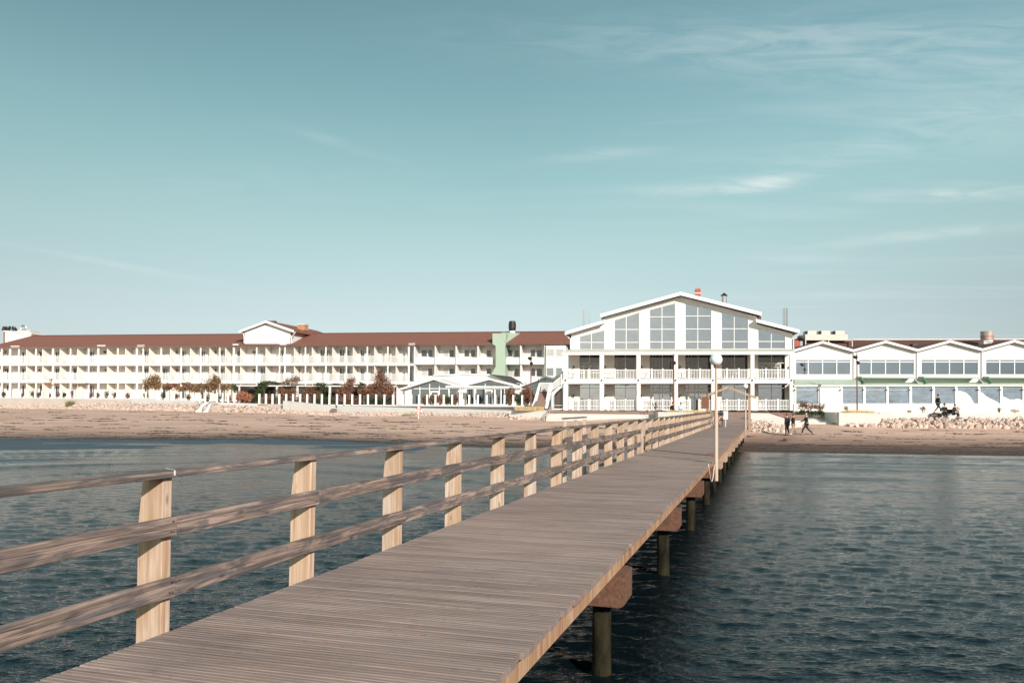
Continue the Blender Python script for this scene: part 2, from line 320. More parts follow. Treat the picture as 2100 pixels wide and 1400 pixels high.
# ------------------------------------------------------------------ ground: beach, sea, land
def pcol(X, Y): return 1050+F*X/np.maximum(Y, 1.)
rock_line = [(-400, 835, 118), (0, 837, 112), (200, 839, 106), (400, 843, 100), (700, 852, 92), (900, 859, 84), (1110, 864.5, 79), (1350, 866, 77), (1500, 872, 74), (1535, 889, 72.5), (1611, 890, 72.8), (1640, 869, 79), (1720, 869.5, 78.5), (1800, 877, 76.4), (2100, 879, 76), (2500, 880, 75)]
shore_line = [(-400, 56), (0, 56.5), (400, 60), (560, 61), (800, 57), (1000, 54), (1300, 52.5), (1550, 51), (2100, 49.2), (2500, 48)]
rl_x = np.array([p[0] for p in rock_line], float); rl_y = np.array([p[2] for p in rock_line], float)
rl_z = np.array([CAM[2]+ray(p[0], p[1])[2]/ray(p[0], p[1])[1]*p[2] for p in rock_line])
sh_x = np.array([p[0] for p in shore_line], float); sh_y = np.array([p[1] for p in shore_line], float)
def vnoise(X, Y, seed=0):
    o = 0
    r = np.random.default_rng(seed)
    for k in range(7):
        a = r.uniform(0, 2*math.pi); ph = r.uniform(0, 6.28); o = o+np.sin(X*math.cos(a)+Y*math.sin(a)+ph+1.3*np.sin(.7*X*math.sin(a)-.6*Y*math.cos(a)+ph*2))
    return o/7
def ground_z(X, Y):
    X = np.asarray(X, float); Y = np.asarray(Y, float)
    px = pcol(X, Y); yr = np.interp(px, rl_x, rl_y); zr = np.interp(px, rl_x, rl_z); ys = np.interp(px, sh_x, sh_y)
    s = (Y-ys)/(yr-ys); p = np.interp(px, [0, 900, 1500, 2100], [1.15, 1.3, 2.5, 2.3])
    z = np.where(s > 0, zr*np.clip(s, 0, 1)**p+.03*np.clip(s*8, 0, 1), 0)
    z = np.where(s > 1, z+np.clip((s-1)*3, 0, .25), z)
    z = z+.035*np.clip(s*6, 0, 1)*vnoise(X*.55, Y*1.3, 1)*np.clip(3-2*s, 0, 1)
    under = np.clip(ys-Y, 0, 60)
    flat = np.interp(px, [850, 1050], [1, 0])            # ankle-deep flats on the left
    zl = .016-.0016*under+.055*vnoise(X*.20, Y*.8, 4)+.022*vnoise(X*.9, Y*2.6, 5)-.05*np.clip((under-9)/4, 0, 1)-.06*np.clip(under-14, 0, 50)
    zrr = -.055*under
    z = np.where(s <= 0, zl*flat+zrr*(1-flat), z)
    return z
def grid_mesh(name, xs, ys, zf, m, smooth=True):
    X, Y = np.meshgrid(xs, ys); Z = zf(X, Y); V = np.stack([X, Y, Z], -1).reshape(-1, 3); nx = len(xs); ny = len(ys)
    return np_mesh(name, V, nx, ny, m, smooth)
def np_mesh(name, V, nx, ny, m, smooth=True):
    i = np.arange((ny-1)*(nx-1)); r = i//(nx-1); c = i % (nx-1); a = r*nx+c
    Fc = np.stack([a, a+1, a+nx+1, a+nx], -1).astype(np.int32)
    me = bpy.data.meshes.new(name); me.vertices.add(len(V)); me.vertices.foreach_set('co', V.astype(np.float32).ravel())
    me.loops.add(Fc.size); me.loops.foreach_set('vertex_index', Fc.ravel()); me.polygons.add(len(Fc))
    me.polygons.foreach_set('loop_start', np.arange(0, Fc.size, 4, dtype=np.int32)); me.polygons.foreach_set('loop_total', np.full(len(Fc), 4, dtype=np.int32))
    me.update(calc_edges=True); me.validate()
    if smooth: me.polygons.foreach_set('use_smooth', np.ones(len(Fc), dtype=bool))
    me.materials.append(m); return me
# sand: pale and pink-grey when dry, brown and darker where the swash keeps it wet
sm = bpy.data.materials.new('beach_sand'); sm.use_nodes = True; t = sm.node_tree; b = t.nodes['Principled BSDF']; b.inputs['Specular IOR Level'].default_value = .15
geo = t.nodes.new('ShaderNodeNewGeometry'); sp = t.nodes.new('ShaderNodeSeparateXYZ'); t.links.new(geo.outputs['Position'], sp.inputs[0])
def tn(sc, det=6, lo=.35, hi=.65):
    mp = t.nodes.new('ShaderNodeMapping'); mp.inputs['Scale'].default_value = sc; t.links.new(geo.outputs['Position'], mp.inputs[0])
    nz = t.nodes.new('ShaderNodeTexNoise'); nz.inputs['Scale'].default_value = 1; nz.inputs['Detail'].default_value = det; t.links.new(mp.outputs[0], nz.inputs[0])
    mr = t.nodes.new('ShaderNodeMapRange'); mr.inputs[1].default_value = lo; mr.inputs[2].default_value = hi; t.links.new(nz.outputs[0], mr.inputs[0]); return mr.outputs[0]
def tmix(f, a, c):
    m_ = t.nodes.new('ShaderNodeMix'); m_.data_type = 'RGBA'
    if hasattr(f, 'links'): t.links.new(f, m_.inputs[0])
    else: m_.inputs[0].default_value = f
    for i, v in ((6, a), (7, c)):
        if hasattr(v, 'links'): t.links.new(v, m_.inputs[i])
        else: m_.inputs[i].default_value = (*v, 1)
    return m_.outputs[2]
def tmath(op, a, b_):
    m_ = t.nodes.new('ShaderNodeMath'); m_.operation = op
    for i, v in enumerate((a, b_)):
        if hasattr(v, 'links'): t.links.new(v, m_.inputs[i])
        else: m_.inputs[i].default_value = v
    return m_.outputs[0]
dry = tmix(tn((.12, .55, 1)), (.68, .465, .36), (.52, .345, .265)); dry = tmix(tmath('MULTIPLY', tn((1.2, 3.6, 1), 9, .46, .72), .62), dry, (.40, .26, .205)); dry = tmix(tmath('MULTIPLY', tn((6, 9, 1), 9, .5, .8), .5), dry, (.80, .66, .55))
zz = tmath('ADD', sp.outputs[2], tmath('MULTIPLY', tn((.12, .5, 1)), .10))
wet = t.nodes.new('ShaderNodeMapRange'); wet.inputs[1].default_value = .08; wet.inputs[2].default_value = .52; wet.inputs[3].default_value = 1; wet.inputs[4].default_value = 0; t.links.new(zz, wet.inputs[0])
c = tmix(wet.outputs[0], dry, (.19, .115, .086))
soak = t.nodes.new('ShaderNodeMapRange'); soak.inputs[1].default_value = .06; soak.inputs[2].default_value = .17; soak.inputs[3].default_value = 1; soak.inputs[4].default_value = 0; t.links.new(tmath('ADD', sp.outputs[2], tmath('MULTIPLY', tn((.5, 2.2, 1)), .05)), soak.inputs[0])
sky_to_brown = t.nodes.new('ShaderNodeMapRange'); sky_to_brown.inputs[1].default_value = -7; sky_to_brown.inputs[2].default_value = 2; t.links.new(sp.outputs[0], sky_to_brown.inputs[0])
c = tmix(soak.outputs[0], c, tmix(sky_to_brown.outputs[0], tmix(tn((3, 9, 1), 9, .45, .68), (.065, .108, .135), (.10, .12, .13)), tmix(tn((2, 8, 1), 9, .4, .7), (.11, .072, .056), (.075, .055, .046)))); t.links.new(c, b.inputs['Base Color'])  # left flats: reflected sky blue painted into the wet slate sand
rg = t.nodes.new('ShaderNodeMapRange'); rg.inputs[3].default_value = .95; rg.inputs[4].default_value = .75; t.links.new(soak.outputs[0], rg.inputs[0]); t.links.new(rg.outputs[0], b.inputs['Roughness'])
bp = t.nodes.new('ShaderNodeBump'); bp.inputs['Strength'].default_value = .7; bp.inputs['Distance'].default_value = .05; t.links.new(tn((1.6, 3.2, 2), 7, 0, 1), bp.inputs['Height']); t.links.new(bp.outputs[0], b.inputs['Normal'])
xs = np.concatenate([np.linspace(-420, -100, 30)[:-1], np.linspace(-100, 75, 420), np.linspace(75, 420, 30)[1:]])
ys = np.concatenate([np.linspace(-80, 30, 12)[:-1], np.linspace(30, 46, 20)[:-1], np.linspace(46, 64, 110)[:-1], np.linspace(64, 100, 130)[:-1], np.linspace(100, 130, 24)[:-1], np.linspace(130, 1500, 12)])
link('beach_ground', grid_mesh('beach_ground', xs, ys, ground_z, sm), kind='structure')

# sea: real waves as geometry, fine where the picture is fine
wm = bpy.data.materials.new('sea_water'); wm.use_nodes = True; t = wm.node_tree; b = t.nodes['Principled BSDF']
b.inputs['Base Color'].default_value = (.003, .0078, .0105, 1); b.inputs['Roughness'].default_value = .05; b.inputs['IOR'].default_value = 1.29
geo = t.nodes.new('ShaderNodeNewGeometry'); mp = t.nodes.new('ShaderNodeMapping'); mp.inputs['Scale'].default_value = (6.5, 16, 3); mp.inputs['Rotation'].default_value = (0, 0, .22); t.links.new(geo.outputs['Position'], mp.inputs[0])
nz = t.nodes.new('ShaderNodeTexNoise'); nz.inputs['Scale'].default_value = 1; nz.inputs['Detail'].default_value = 4; nz.inputs['Roughness'].default_value = .6; t.links.new(mp.outputs[0], nz.inputs[0])
bp = t.nodes.new('ShaderNodeBump'); bp.inputs['Strength'].default_value = 1.0; bp.inputs['Distance'].default_value = .031; t.links.new(nz.outputs[0], bp.inputs['Height']); t.links.new(bp.outputs[0], b.inputs['Normal'])
sp2 = t.nodes.new('ShaderNodeSeparateXYZ'); t.links.new(geo.outputs['Position'], sp2.inputs[0])
# ripples too small for the mesh further out: they widen the reflection
rr2 = t.nodes.new('ShaderNodeMapRange'); rr2.inputs[1].default_value = 9; rr2.inputs[2].default_value = 34; rr2.inputs[3].default_value = .05; rr2.inputs[4].default_value = .10; t.links.new(sp2.outputs[1], rr2.inputs[0]); t.links.new(rr2.outputs[0], b.inputs['Roughness'])
def wave_z(X, Y):
    r = np.random.default_rng(12); Z = np.zeros_like(X)
    Ycam = np.maximum(Y, 4); dy = Ycam**2/(F*ZC)*1.1; dx = Ycam*.0030
    for k in range(80):
        lam = .075*(.95/.075)**(r.random()**1.15)
        a = -math.pi/2+r.normal(0, .48)-.22              # crests roughly along X, a little diagonal
        kx = 2*math.pi/lam*math.cos(a); ky = 2*math.pi/lam*math.sin(a); ph = r.uniform(0, 6.28)
        amp = .0034*lam**.95
        arg = kx*X+ky*Y+ph+.5*np.sin(.21*X+.17*Y+ph)
        res = np.clip(1.7-1.7*(np.maximum(abs(kx)*dx, abs(ky)*dy)/2.4), 0, 1)
        s_ = np.sin(arg); Z += amp*(s_-.25*np.cos(2*arg))*res
    gust = .75+.45*vnoise(X*.10, Y*.22, 9); Z *= np.clip(gust, .25, 1.4)
    # small swell lines coming in on the beach
    ys_ = np.interp(pcol(X, Ycam), sh_x, sh_y); d = ys_-Y
    near = np.clip((24-d)/18, 0, 1)
    w = np.sin(2*math.pi*(d+1.0*vnoise(X*.09, Y*.1, 21))/2.4); Z += .085*near*np.maximum(w, 0)**3*np.clip(.45+.9*vnoise(X*.13, Y*.5, 22), 0, 2)
    w = np.sin(2*math.pi*(d+1.6*vnoise(X*.05, Y*.08, 24)+.12*X)/4.3); Z += .095*np.clip((36-d)/20, 0, 1)*np.maximum(w, 0)**4*(.4+.8*vnoise(X*.10, Y*.3, 25))
    Z *= np.clip((Y+90)/60, 0, 1); flat_ = np.interp(pcol(X, Ycam), [850, 1050], [1, 0]); return Z*(np.clip(d/2.5+.35, .1, 1)*(1-flat_)+flat_*np.clip((d-8)/5, .12, 1))*np.clip((X+400)/300, 0, 1)
trow = 1/np.linspace(1/7.6, 1/64., 760); trow = np.concatenate([[-3500, -1500, -700, -350, -180], np.linspace(-80, 7.6, 90)[:-1], trow, [66, 70]])
tcol = np.concatenate([np.linspace(-6, -.72, 40)[:-1], np.linspace(-.72, .72, 780), np.linspace(.72, 6, 40)[1:]])
YY = np.repeat(trow[:, None], len(tcol), 1); XX = tcol[None, :]*np.where(YY > 7.6, np.maximum(YY, 9.0), 9.0+(7.6-YY)*.9); ZZ = wave_z(XX, YY)
link('sea_water', np_mesh('sea_water', np.stack([XX, YY, ZZ], -1).reshape(-1, 3), len(tcol), len(trow), wm), kind='structure')

# ------------------------------------------------------------------ pier
TH = rad(17.106); su, cu = math.sin(TH), math.cos(TH); U = np.array([su, cu, 0]); V = np.array([cu, -su, 0]); Zd = ZC-1.55
def P(u, v, z): return U*u+V*v+np.array([0, 0, z])
vL, vR = -3.85, -1.49
pier = thing('wooden_pier', P(40, -2.67, 0), 'long grey boardwalk pier on piles running from the water up to the white hall', 'pier')
def plank_variant(k):
    r = random.Random(k); mb = MB(); L = (vR-vL)/2; pitch = .134; w = pitch-.0115
    e0 = -L-.0-r.uniform(0, .012); e1 = L+.02+r.uniform(-.012, .02)
    prof = [(-w/2, -.045), (w/2, -.045), (w/2, -.004), (w/2-.005, 0), (w*.17+.006, 0), (w*.17, -.0035), (w*.17-.006, 0), (-w*.17+.006, 0), (-w*.17, -.0035), (-w*.17-.006, 0), (-w/2+.005, 0), (-w/2, -.004)]
    n = len(prof); b0 = 0
    mb.v = [(e0, y, z) for y, z in prof]+[(e1, y, z) for y, z in prof]
    mb.f = [tuple(range(n)), tuple(range(2*n-1, n-1, -1))]+[(i, n+i, n+(i+1) % n, (i+1) % n) for i in range(n)]
    return mb.mesh('plank', deck_w)
pv = [plank_variant(k) for k in range(9)]
vm = (vL+vR)/2; pitch = .134; u = 1.2; count = 0; tail = MB(); rp = random.Random(3)
while u < 76.5:
    if count < 300 or False:
        p = P(u, vm, Zd+rp.uniform(-.0014, .0010))
        inst('plank', pv[rp.randrange(9)], pier, p, (rp.uniform(-.002, .002), rp.uniform(-.0008, .0008), -TH+rp.uniform(-.0018, .0018)))
    else:
        tail.box(P(u, vm+rp.uniform(-.01, .012), Zd-.0225+rp.uniform(-.003, .003)), 1.18, .0605, .0225, V, U)
    u += pitch; count += 1
o = tail.build('far_planks', deck_w, pier); o['kind'] = 'stuff'
# slanting steel strips where two pier sections meet
for (a, b_) in (((1328, 921), (1465, 934.3)), ((1482, 864), (1527, 869))):
    q0 = onz(*a, Zd+.006); q1 = onz(*b_, Zd+.006); MB().bar(q0, q1, .07, .012).build('joint_strip', black, pier)
# ramp up to the terrace of the hall
mb = MB()
for k in range(56):
    uu = 76.4+k*.134; z = Zd+max(0, (uu-76.8))*.085
    mb.box(P(uu, vm+rp.uniform(-.01, .012), z-.0225), 1.18, .0605, .0225, V, U)
o = mb.build('ramp_planks', deck_w, pier); o['kind'] = 'stuff'
# edge boards, stringers
rp = random.Random(5); u = 1.6
while u < 68:
    L = rp.choice((3.6, 4.2, 4.8)); dz = rp.uniform(-.008, .004)
    nn = 14; tp = [P(u+.01+(L-.02)*k/nn, vR-.040, Zd-.066+dz-(rp.random()**4)*.045) for k in range(nn+1)]
    MB().poly_prism(tp+[P(u+L-.01, vR-.040, Zd-.187+dz), P(u+.01, vR-.040, Zd-.187+dz)], V*.035).build('edge_board', fascia_w, pier); u += L
u = 1.6
while u < 68:
    L = 4.8; MB().box(P(u+L/2, vL+.05, Zd-.125), L/2-.005, .02, .07, U, V).build('edge_board', fascia_w, pier); u += L
for v in (-3.4, -2.9, -2.4, -1.85):
    MB().box(P(36, v, Zd-.14), 35, .045, .09, U, V).build('stringer', brownwood, pier)
us = [8.77-5.25, 8.77, 14.2, 19.5, 24.6]+[28.2, 31.6, 35.2, 39, 43, 47, 51, 55, 59, 63]
for i, ub in enumerate(us):
    top = Zd-.192; bot = ZC-2.09; hw = .27 if ub < 26 else .13
    prof = [(-3.95, top), (-1.395, top), (-1.395, bot+.06), (-1.415, bot+.02), (-1.46, bot), (-3.89, bot), (-3.95, bot+.06)]
    fr = [P(ub-hw+.05, v, z) for v, z in prof]; mb = MB().poly_prism(fr, U*(2*hw-.1))
    # slightly narrower end faces make the rounded arris
    mb.poly_prism([P(ub-hw, v, z) for v, z in [(-3.9, top-.002), (-1.44, top-.002), (-1.44, bot+.05), (-1.48, bot+.015), (-3.85, bot+.015), (-3.9, bot+.06)]], U*(2*hw))
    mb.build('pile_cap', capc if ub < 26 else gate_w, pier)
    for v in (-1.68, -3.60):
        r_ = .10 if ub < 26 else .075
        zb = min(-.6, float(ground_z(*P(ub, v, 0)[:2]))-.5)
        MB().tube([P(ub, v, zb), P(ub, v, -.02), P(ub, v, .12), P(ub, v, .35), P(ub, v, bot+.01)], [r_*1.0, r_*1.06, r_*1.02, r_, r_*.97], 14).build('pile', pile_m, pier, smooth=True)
# railing on the left edge
railing = subempty('railing', pier)
pm = MB()
prof = [(0, .0), (0, 1.365), (-.160, 1.365), (-.182, 1.18), (-.20, .98), (-.205, .0)]
pm.poly_prism([np.array([v, -.045, z]) for v, z in prof], (0, .09, 0))
post_me = pm.mesh('railing_post', post_w)
bev = bmesh.new(); bev.from_mesh(post_me); bmesh.ops.bevel(bev, geom=[e for e in bev.edges if abs((e.verts[0].co-e.verts[1].co).z) > .3], offset=.006, segments=1, affect='EDGES'); bev.to_mesh(post_me); bev.free()
pu = [4.69+1.863*i for i in range(-2, 12)]
pu2 = [27.1]+[29.1+1.863*i for i in range(0, 18)]
for q in pu+pu2:
    z0 = Zd-.325
    if q == 27.1: inst('railing_post', post_me, railing, P(q, vL-.0, z0), -TH, scale=(1, 1.5, 1.0))
    else: inst('railing_post', post_me, railing, P(q, vL-.01, z0+rp.uniform(-.012, .0)), (rp.uniform(-.006, .006), rp.uniform(-.004, .004), -TH))
def board_me(L, w, h, seed):
    r = random.Random(seed); mb = MB(); n = 9
    # slightly uneven sawn board
    ring = []
    for i in range(n):
        x = -L/2+L*i/(n-1); j = r.uniform(-.003, .003) if 0 < i < n-1 else 0; k = r.uniform(-.004, .004) if 0 < i < n-1 else 0
        c = .004
        ring.append([(x, -w/2+j, -h/2+c+k), (x, -w/2+c+j, -h/2+k), (x, w/2-c+j, -h/2+k), (x, w/2+j, -h/2+c+k), (x, w/2+j, h/2-c+k), (x, w/2-c+j, h/2+k), (x, -w/2+c+j, h/2+k), (x, -w/2+j, h/2-c+k)])
    for g in ring: mb.v += g
    for i in range(n-1):
        for a in range(8): mb.f.append((i*8+a, i*8+(a+1) % 8, (i+1)*8+(a+1) % 8, (i+1)*8+a))
    mb.f.append(tuple(range(8))); mb.f.append(tuple((n-1)*8+a for a in reversed(range(8))))
    return mb.mesh('rail_board', rail_w)
def rail_run(z, v, w, h, joints, seed, name='rail_board'):
    for i in range(len(joints)-1):
        a, b_ = joints[i], joints[i+1]; me = board_me(b_-a-.006, w, h, seed+i)
        inst(name, me, railing, P((a+b_)/2, v+rp.uniform(-.002, .002), Zd+z+rp.uniform(-.004, .004)), (rp.uniform(-.012, .012), rp.uniform(-.0012, .0012), math.pi/2-TH))
pj = lambda k: 4.69+1.863*k+.03
rail_run(1.0615, vL-.055, .17, .042, [.9]+[pj(k) for k in (0, 3, 6, 9)]+[25.4, 27.15], 100, 'top_rail')
rail_run(.709, vL+.017, .045, .125, [.9]+[pj(k) for k in (0, 1, 4, 7, 10)]+[26.4], 200)
rail_run(.305, vL+.017, .045, .13, [.9]+[pj(k) for k in (0, 2, 5, 8)]+[26.4], 300)
js = [28.2]+[28.2+5.59*k for k in range(1, 6)]+[61.3]
rail_run(1.0615, vL-.055, .17, .042, [27.2]+js[1:], 400, 'top_rail')
rail_run(.709, vL+.017, .045, .125, js, 500)
rail_run(.305, vL+.017, .045, .13, js, 600)
MB().poly_prism([P(4.765, vL-.10, Zd+1.0848), P(4.685, vL+.031, Zd+1.0848), P(4.70, vL+.031, Zd+1.0848), P(4.78, vL-.10, Zd+1.0848)], (0, 0, .0012)).build('tape_mark', white2, railing)
MB().box(P(4.6925, vL+.0335, Zd+1.066), .0075, .0008, .016, U, V).build('tape_mark', white2, railing)
# screws at the board joints
mb = MB()
for k, zs in ((0, (.709, .305)), (1, (.709,)), (2, (.305,)), (3, (.709,)), (4, (.709,)), (5, (.305,))):
    for z in zs:
        for du in (-.035, .035):
            for dz in (-.035, .035): mb.cyl(P(pj(k)+du, vL+.039, Zd+z+dz), P(pj(k)+du, vL+.0425, Zd+z+dz), .005, 6)
for k in range(0, 8):
    for z in (.709, .305):
        for dz in (-.033, .033): mb.cyl(P(4.69+1.863*k-.03+.02*(dz > 0), vL+.039, Zd+z+dz), P(4.69+1.863*k-.03+.02*(dz > 0), vL+.0428, Zd+z+dz), .0065, 6)
mb.build('screw_heads', black, railing)

# steps and landing down to the water on the far left side of the pier
lg = thing('side_landing', P(25.5, -5, 0), 'small timber landing with its own handrail, tucked behind the middle of the pier railing', 'landing')
for k in range(22): MB().box(P(24.2+k*.14, -5.0, Zd-.25), .85, .06, .02, V, U).build('plank', deck_w, lg)
for (uu, vv) in ((24.3, -5.8), (25.8, -5.8), (27.1, -5.8), (27.1, -4.7)):
    MB().box(P(uu, vv, .4), .05, .05, 1.95, U, V).build('post', post_w, lg)
MB().bar(P(24.1, -5.8, Zd+1.12), P(27.2, -5.8, Zd+1.12), .12, .045).build('top_rail', rail_w, lg)
MB().bar(P(24.1, -5.73, Zd+.5), P(27.2, -5.73, Zd+.5), .04, .12).build('rail_board', rail_w, lg)

# lamps with opal globes
def globe_lamp(px, v, zb, zt, rg, rp_, label):
    rr = ray(px, 850); a = rr[0]/rr[1]; Y = v/(a*cu-su); b_ = np.array([a*Y, Y, zb]); 
    L = thing('globe_lamp', b_, label, 'lamp', 'globe lamps along the pier')
    MB().tube([b_, b_+(0, 0, 1.9)], [rp_*1.55, rp_*1.45], 14).build('lower_pole', polepaint, L, smooth=False)
    MB().tube([b_+(0, 0, 1.9), b_+(0, 0, 1.95), (b_[0], b_[1], zt-rg-.03)], [rp_*1.45, rp_, rp_*.9], 14).build('upper_pole', polepaint, L)
    MB().cyl((b_[0], b_[1], zt-rg-.05), (b_[0], b_[1], zt-rg+.03), rp_*1.9, 16).build('collar', rust, L)
    MB().sphere((b_[0], b_[1], zt), rg, 28, 18).build('globe', globe_m, L, smooth=True)
    return L, b_
lamp1, lb = globe_lamp(1468.5, -1.33, .80, 4.10, .172, .036, 'tall near globe lamp on a pale pole fixed to the right edge of the pier')
pts = [lb+V*-.10+np.array([0, 0, .62])+U*-.02]; 
for k in range(12):
    a = k/11; pts.append(lb+U*(-1.6+1.5*a)+V*(-.10+.06*a)+np.array([0, 0, .55-.50*math.sin(math.pi*a*.93)]))
MB().tube(pts[1:], .016, 8).build('cable', rope, lamp1, smooth=True)
MB().bar(lb+V*-.25+np.array([0, 0, .72]), lb+np.array([0, 0, .72]), .05, .05).build('bracket', rust, lamp1)
MB().bar(lb+V*-.25+np.array([0, 0, .18]), lb+np.array([0, 0, .18]), .05, .05).build('bracket', rust, lamp1)
globe_lamp(1529, -1.33, .95, 4.10, .165, .036, 'smaller-looking globe lamp by the gate frame at the shore end of the pier')

# timber gate frame
ug = 62.8
gate = thing('timber_gate_frame', P(ug, -2.67, Zd), 'open timber portal with a shallow gable spanning the shore end of the pier', 'gate')
for v in (-4.15, -1.22): MB().box(P(ug, v, Zd+1.0), .09, .09, 1.35, U, V).build('gate_post', gate_w, gate)
pk = np.array([0, 0, Zd+2.90])
for du in (-.12, .5):
    for (va, vb) in ((-4.65, -2.75), (-.75, -2.65)):
        MB().bar(P(ug+du, va, Zd+2.12), P(ug+du, vb, Zd+2.86), .06, .16).build('rafter', gate_w, gate)
for v, z in ((-4.15, 2.33), (-1.22, 2.33), (-2.7, 2.88)): MB().bar(P(ug-.15, v, Zd+z), P(ug+.65, v, Zd+z), .08, .08).build('cross_piece', gate_w, gate)
sg = thing('notice_board', P(61.9, -4.1, Zd), 'dark brown notice board on a post at the left foot of the gate frame', 'sign')
MB().box(P(61.9, -4.18, Zd+1.2), .03, .05, 1.2, V, U).build('post', black, sg)
MB().box(P(61.8, -4.3, Zd+1.75), .25, .03, .42, V, U).build('panel', rust, sg)

# bicycle leaning on the railing
def bicycle(u0_, v0, label):
    bk = thing('bicycle', P(u0_, v0, Zd), label, 'bicycle'); R = .34
    def w(uc, nm):
        c_ = P(uc, v0, Zd+R); pts = [c_+U*R*math.cos(a)*.94+V*R*math.cos(a)*.34+np.array([0, 0, R*math.sin(a)]) for a in np.linspace(0, 2*math.pi, 25)]
        wo = MB().tube(pts, .022, 6, False).build('wheel', black, bk)
        sp_ = MB()
        for k in range(8):
            a = k*math.pi/4; sp_.tube([c_, c_+U*R*math.cos(a)*.94+V*R*math.cos(a)*.34+np.array([0, 0, R*math.sin(a)])], .004, 4)
        sp_.build('spokes', steel, wo)
        return c_
    dU = U*.94+V*.34
    ca = P(u0_, v0, Zd+R); cb = ca+dU*1.05
    for c_ in (ca, cb):
        pts = [c_+dU*R*math.cos(a)+np.array([0, 0, R*math.sin(a)]) for a in np.linspace(0, 2*math.pi, 25)]
        wo = MB().tube(pts, .024, 6, False).build('wheel', black, bk)
        s_ = MB()
        for k in range(8):
            a = k*math.pi/4; s_.tube([c_, c_+dU*R*math.cos(a)+np.array([0, 0, R*math.sin(a)])], .005, 4)
        s_.build('spokes', steel, wo)
    z = np.array([0, 0, 1.]); bb = ca+dU*.45-z*.05; st = ca+dU*.28+z*.45; hd = ca+dU*.85+z*.48
    fr = MB()
    for a, b_ in ((ca, bb), (ca, st), (bb, st), (bb, hd), (st, hd), (hd, cb)): fr.tube([a, b_], .022, 6)
    fr.build('frame', redm, bk)
    MB().tube([st, st+z*.14], .014, 6).box(st+z*.16, .12, .06, .03, dU, V).build('saddle', black, bk)
    MB().tube([hd, hd+z*.14-dU*.03, hd+z*.2-dU*.03], .014, 6).tube([hd+z*.2-dU*.12+V*-.28, hd+z*.2-dU*.03, hd+z*.2-dU*.12+V*.28], .014, 6).build('handlebar', steel, bk)
    MB().box(hd+dU*.18+z*.12, .14, .17, .12, dU, V).build('basket', black, bk)
    ft = MB()
    for c_ in (ca, cb):
        pts = [c_+dU*(R+.04)*math.cos(a)+z*(R+.04)*math.sin(a) for a in np.linspace(.3, 2.9, 10)]; ft.tube(pts, .02, 5)
    ft.build('mudguard', white2, bk)
bicycle(60.6, -3.55, 'dark bicycle with red frame leaning against the pier railing near the gate')
wb = MB().box(P(61.7, -2.85, Zd+.85), .16, .03, .30, V, U); wb.box(P(61.7, -2.85, Zd+.28), .02, .02, .28, V, U)
wb.build('small_sign', white2, None, label='small blank white sign on a short post beside the bicycle', cat='sign')

# ------------------------------------------------------------------ facade tools (pixel-measured outlines on real vertical planes, extruded)
def regpts(pl, x0, y0, x1, y1, d):
    """a true upright rectangle: picture box -> four corners on the plane"""
    ym = (y0+y1)/2; xm = (x0+x1)/2
    a = pl.pt(x0, ym, d); b_ = pl.pt(x1, ym, d); zt = pl.pt(xm, y0, d)[2]; zb = pl.pt(xm, y1, d)[2]
    return [np.array([a[0], a[1], zb]), np.array([b_[0], b_[1], zb]), np.array([b_[0], b_[1], zt]), np.array([a[0], a[1], zt])]
def rect(mb, pl, x0, y0, x1, y1, d0, d1): return mb.poly_prism(regpts(pl, x0, y0, x1, y1, d0), pl.n*(d1-d0))
def poly(mb, pl, pts, d0, d1): return mb.poly_prism([pl.pt(x, y, d0) for x, y in pts][::-1], pl.n*(d1-d0))
def R_(name, pl, x0, y0, x1, y1, d0, d1, m, par, **k): return rect(MB(), pl, x0, y0, x1, y1, d0, d1).build(name, m, par, **k)
def G_(name, pl, pts, d0, d1, m, par, **k): return poly(MB(), pl, pts, d0, d1).build(name, m, par, **k)
def window(pl, xs_, yb, top, bars, d, par, gm, fm=white2, fw_=1.3, name='window', proud=.06, panes=True, outer=1.6):
    """xs_: mullion lines incl. both sides; top(x): upper edge; bars: heights of the cross bars. Frame proud, one pane per opening"""
    mb = MB(); x0, x1 = xs_[0], xs_[-1]
    for i, x in enumerate(xs_):
        w = outer if i in (0, len(xs_)-1) else fw_
        a, b_ = x-w/2, x+w/2
        poly(mb, pl, [(a, top(x)), (b_, top(x)), (b_, yb), (a, yb)], d-proud, d+.02)
    for y in list(bars)+[yb-outer/2]:
        xa = x0; xb = x1
        if y < max(top(x0), top(x1))+.5:
            cand = [x for x in np.linspace(x0, x1, 60) if top(x) < y]
            if not cand: continue
            xa, xb = cand[0], cand[-1]
        poly(mb, pl, [(xa, y-fw_/2), (xb, y-fw_/2), (xb, y+fw_/2), (xa, y+fw_/2)], d-proud+.004, d+.02)
    tp = [(x, top(x)) for x in xs_]
    poly(mb, pl, tp+[(x, y+outer) for x, y in tp[::-1]], d-proud-.004, d+.02)
    f = mb.build(name, fm, par)
    ys_ = sorted(bars)+[yb]
    if panes:
        for i in range(len(xs_)-1):
            xa, xb = xs_[i], xs_[i+1]; lo = min(top(xa), top(xb)); prev = None
            for y in ys_:
                ya, yb_ = (max(prev, top(xa)), max(prev, top(xb))) if prev is not None else (top(xa), top(xb))
                if y-min(ya, yb_) < .6: continue
                pts = [(xa, ya), (xb, yb_), (xb, max(y, yb_)), (xa, max(y, ya))]
                if abs(pts[2][1]-pts[1][1]) < .05: pts = [pts[0], pts[1], pts[3]]
                elif abs(pts[3][1]-pts[0][1]) < .05: pts = [pts[0], pts[1], pts[2]]
                G_('pane', pl, pts, d, d+.02, gm, f); prev = y
    else:
        G_('pane', pl, tp+[(x1, yb), (x0, yb)], d, d+.02, gm, f)
    return f
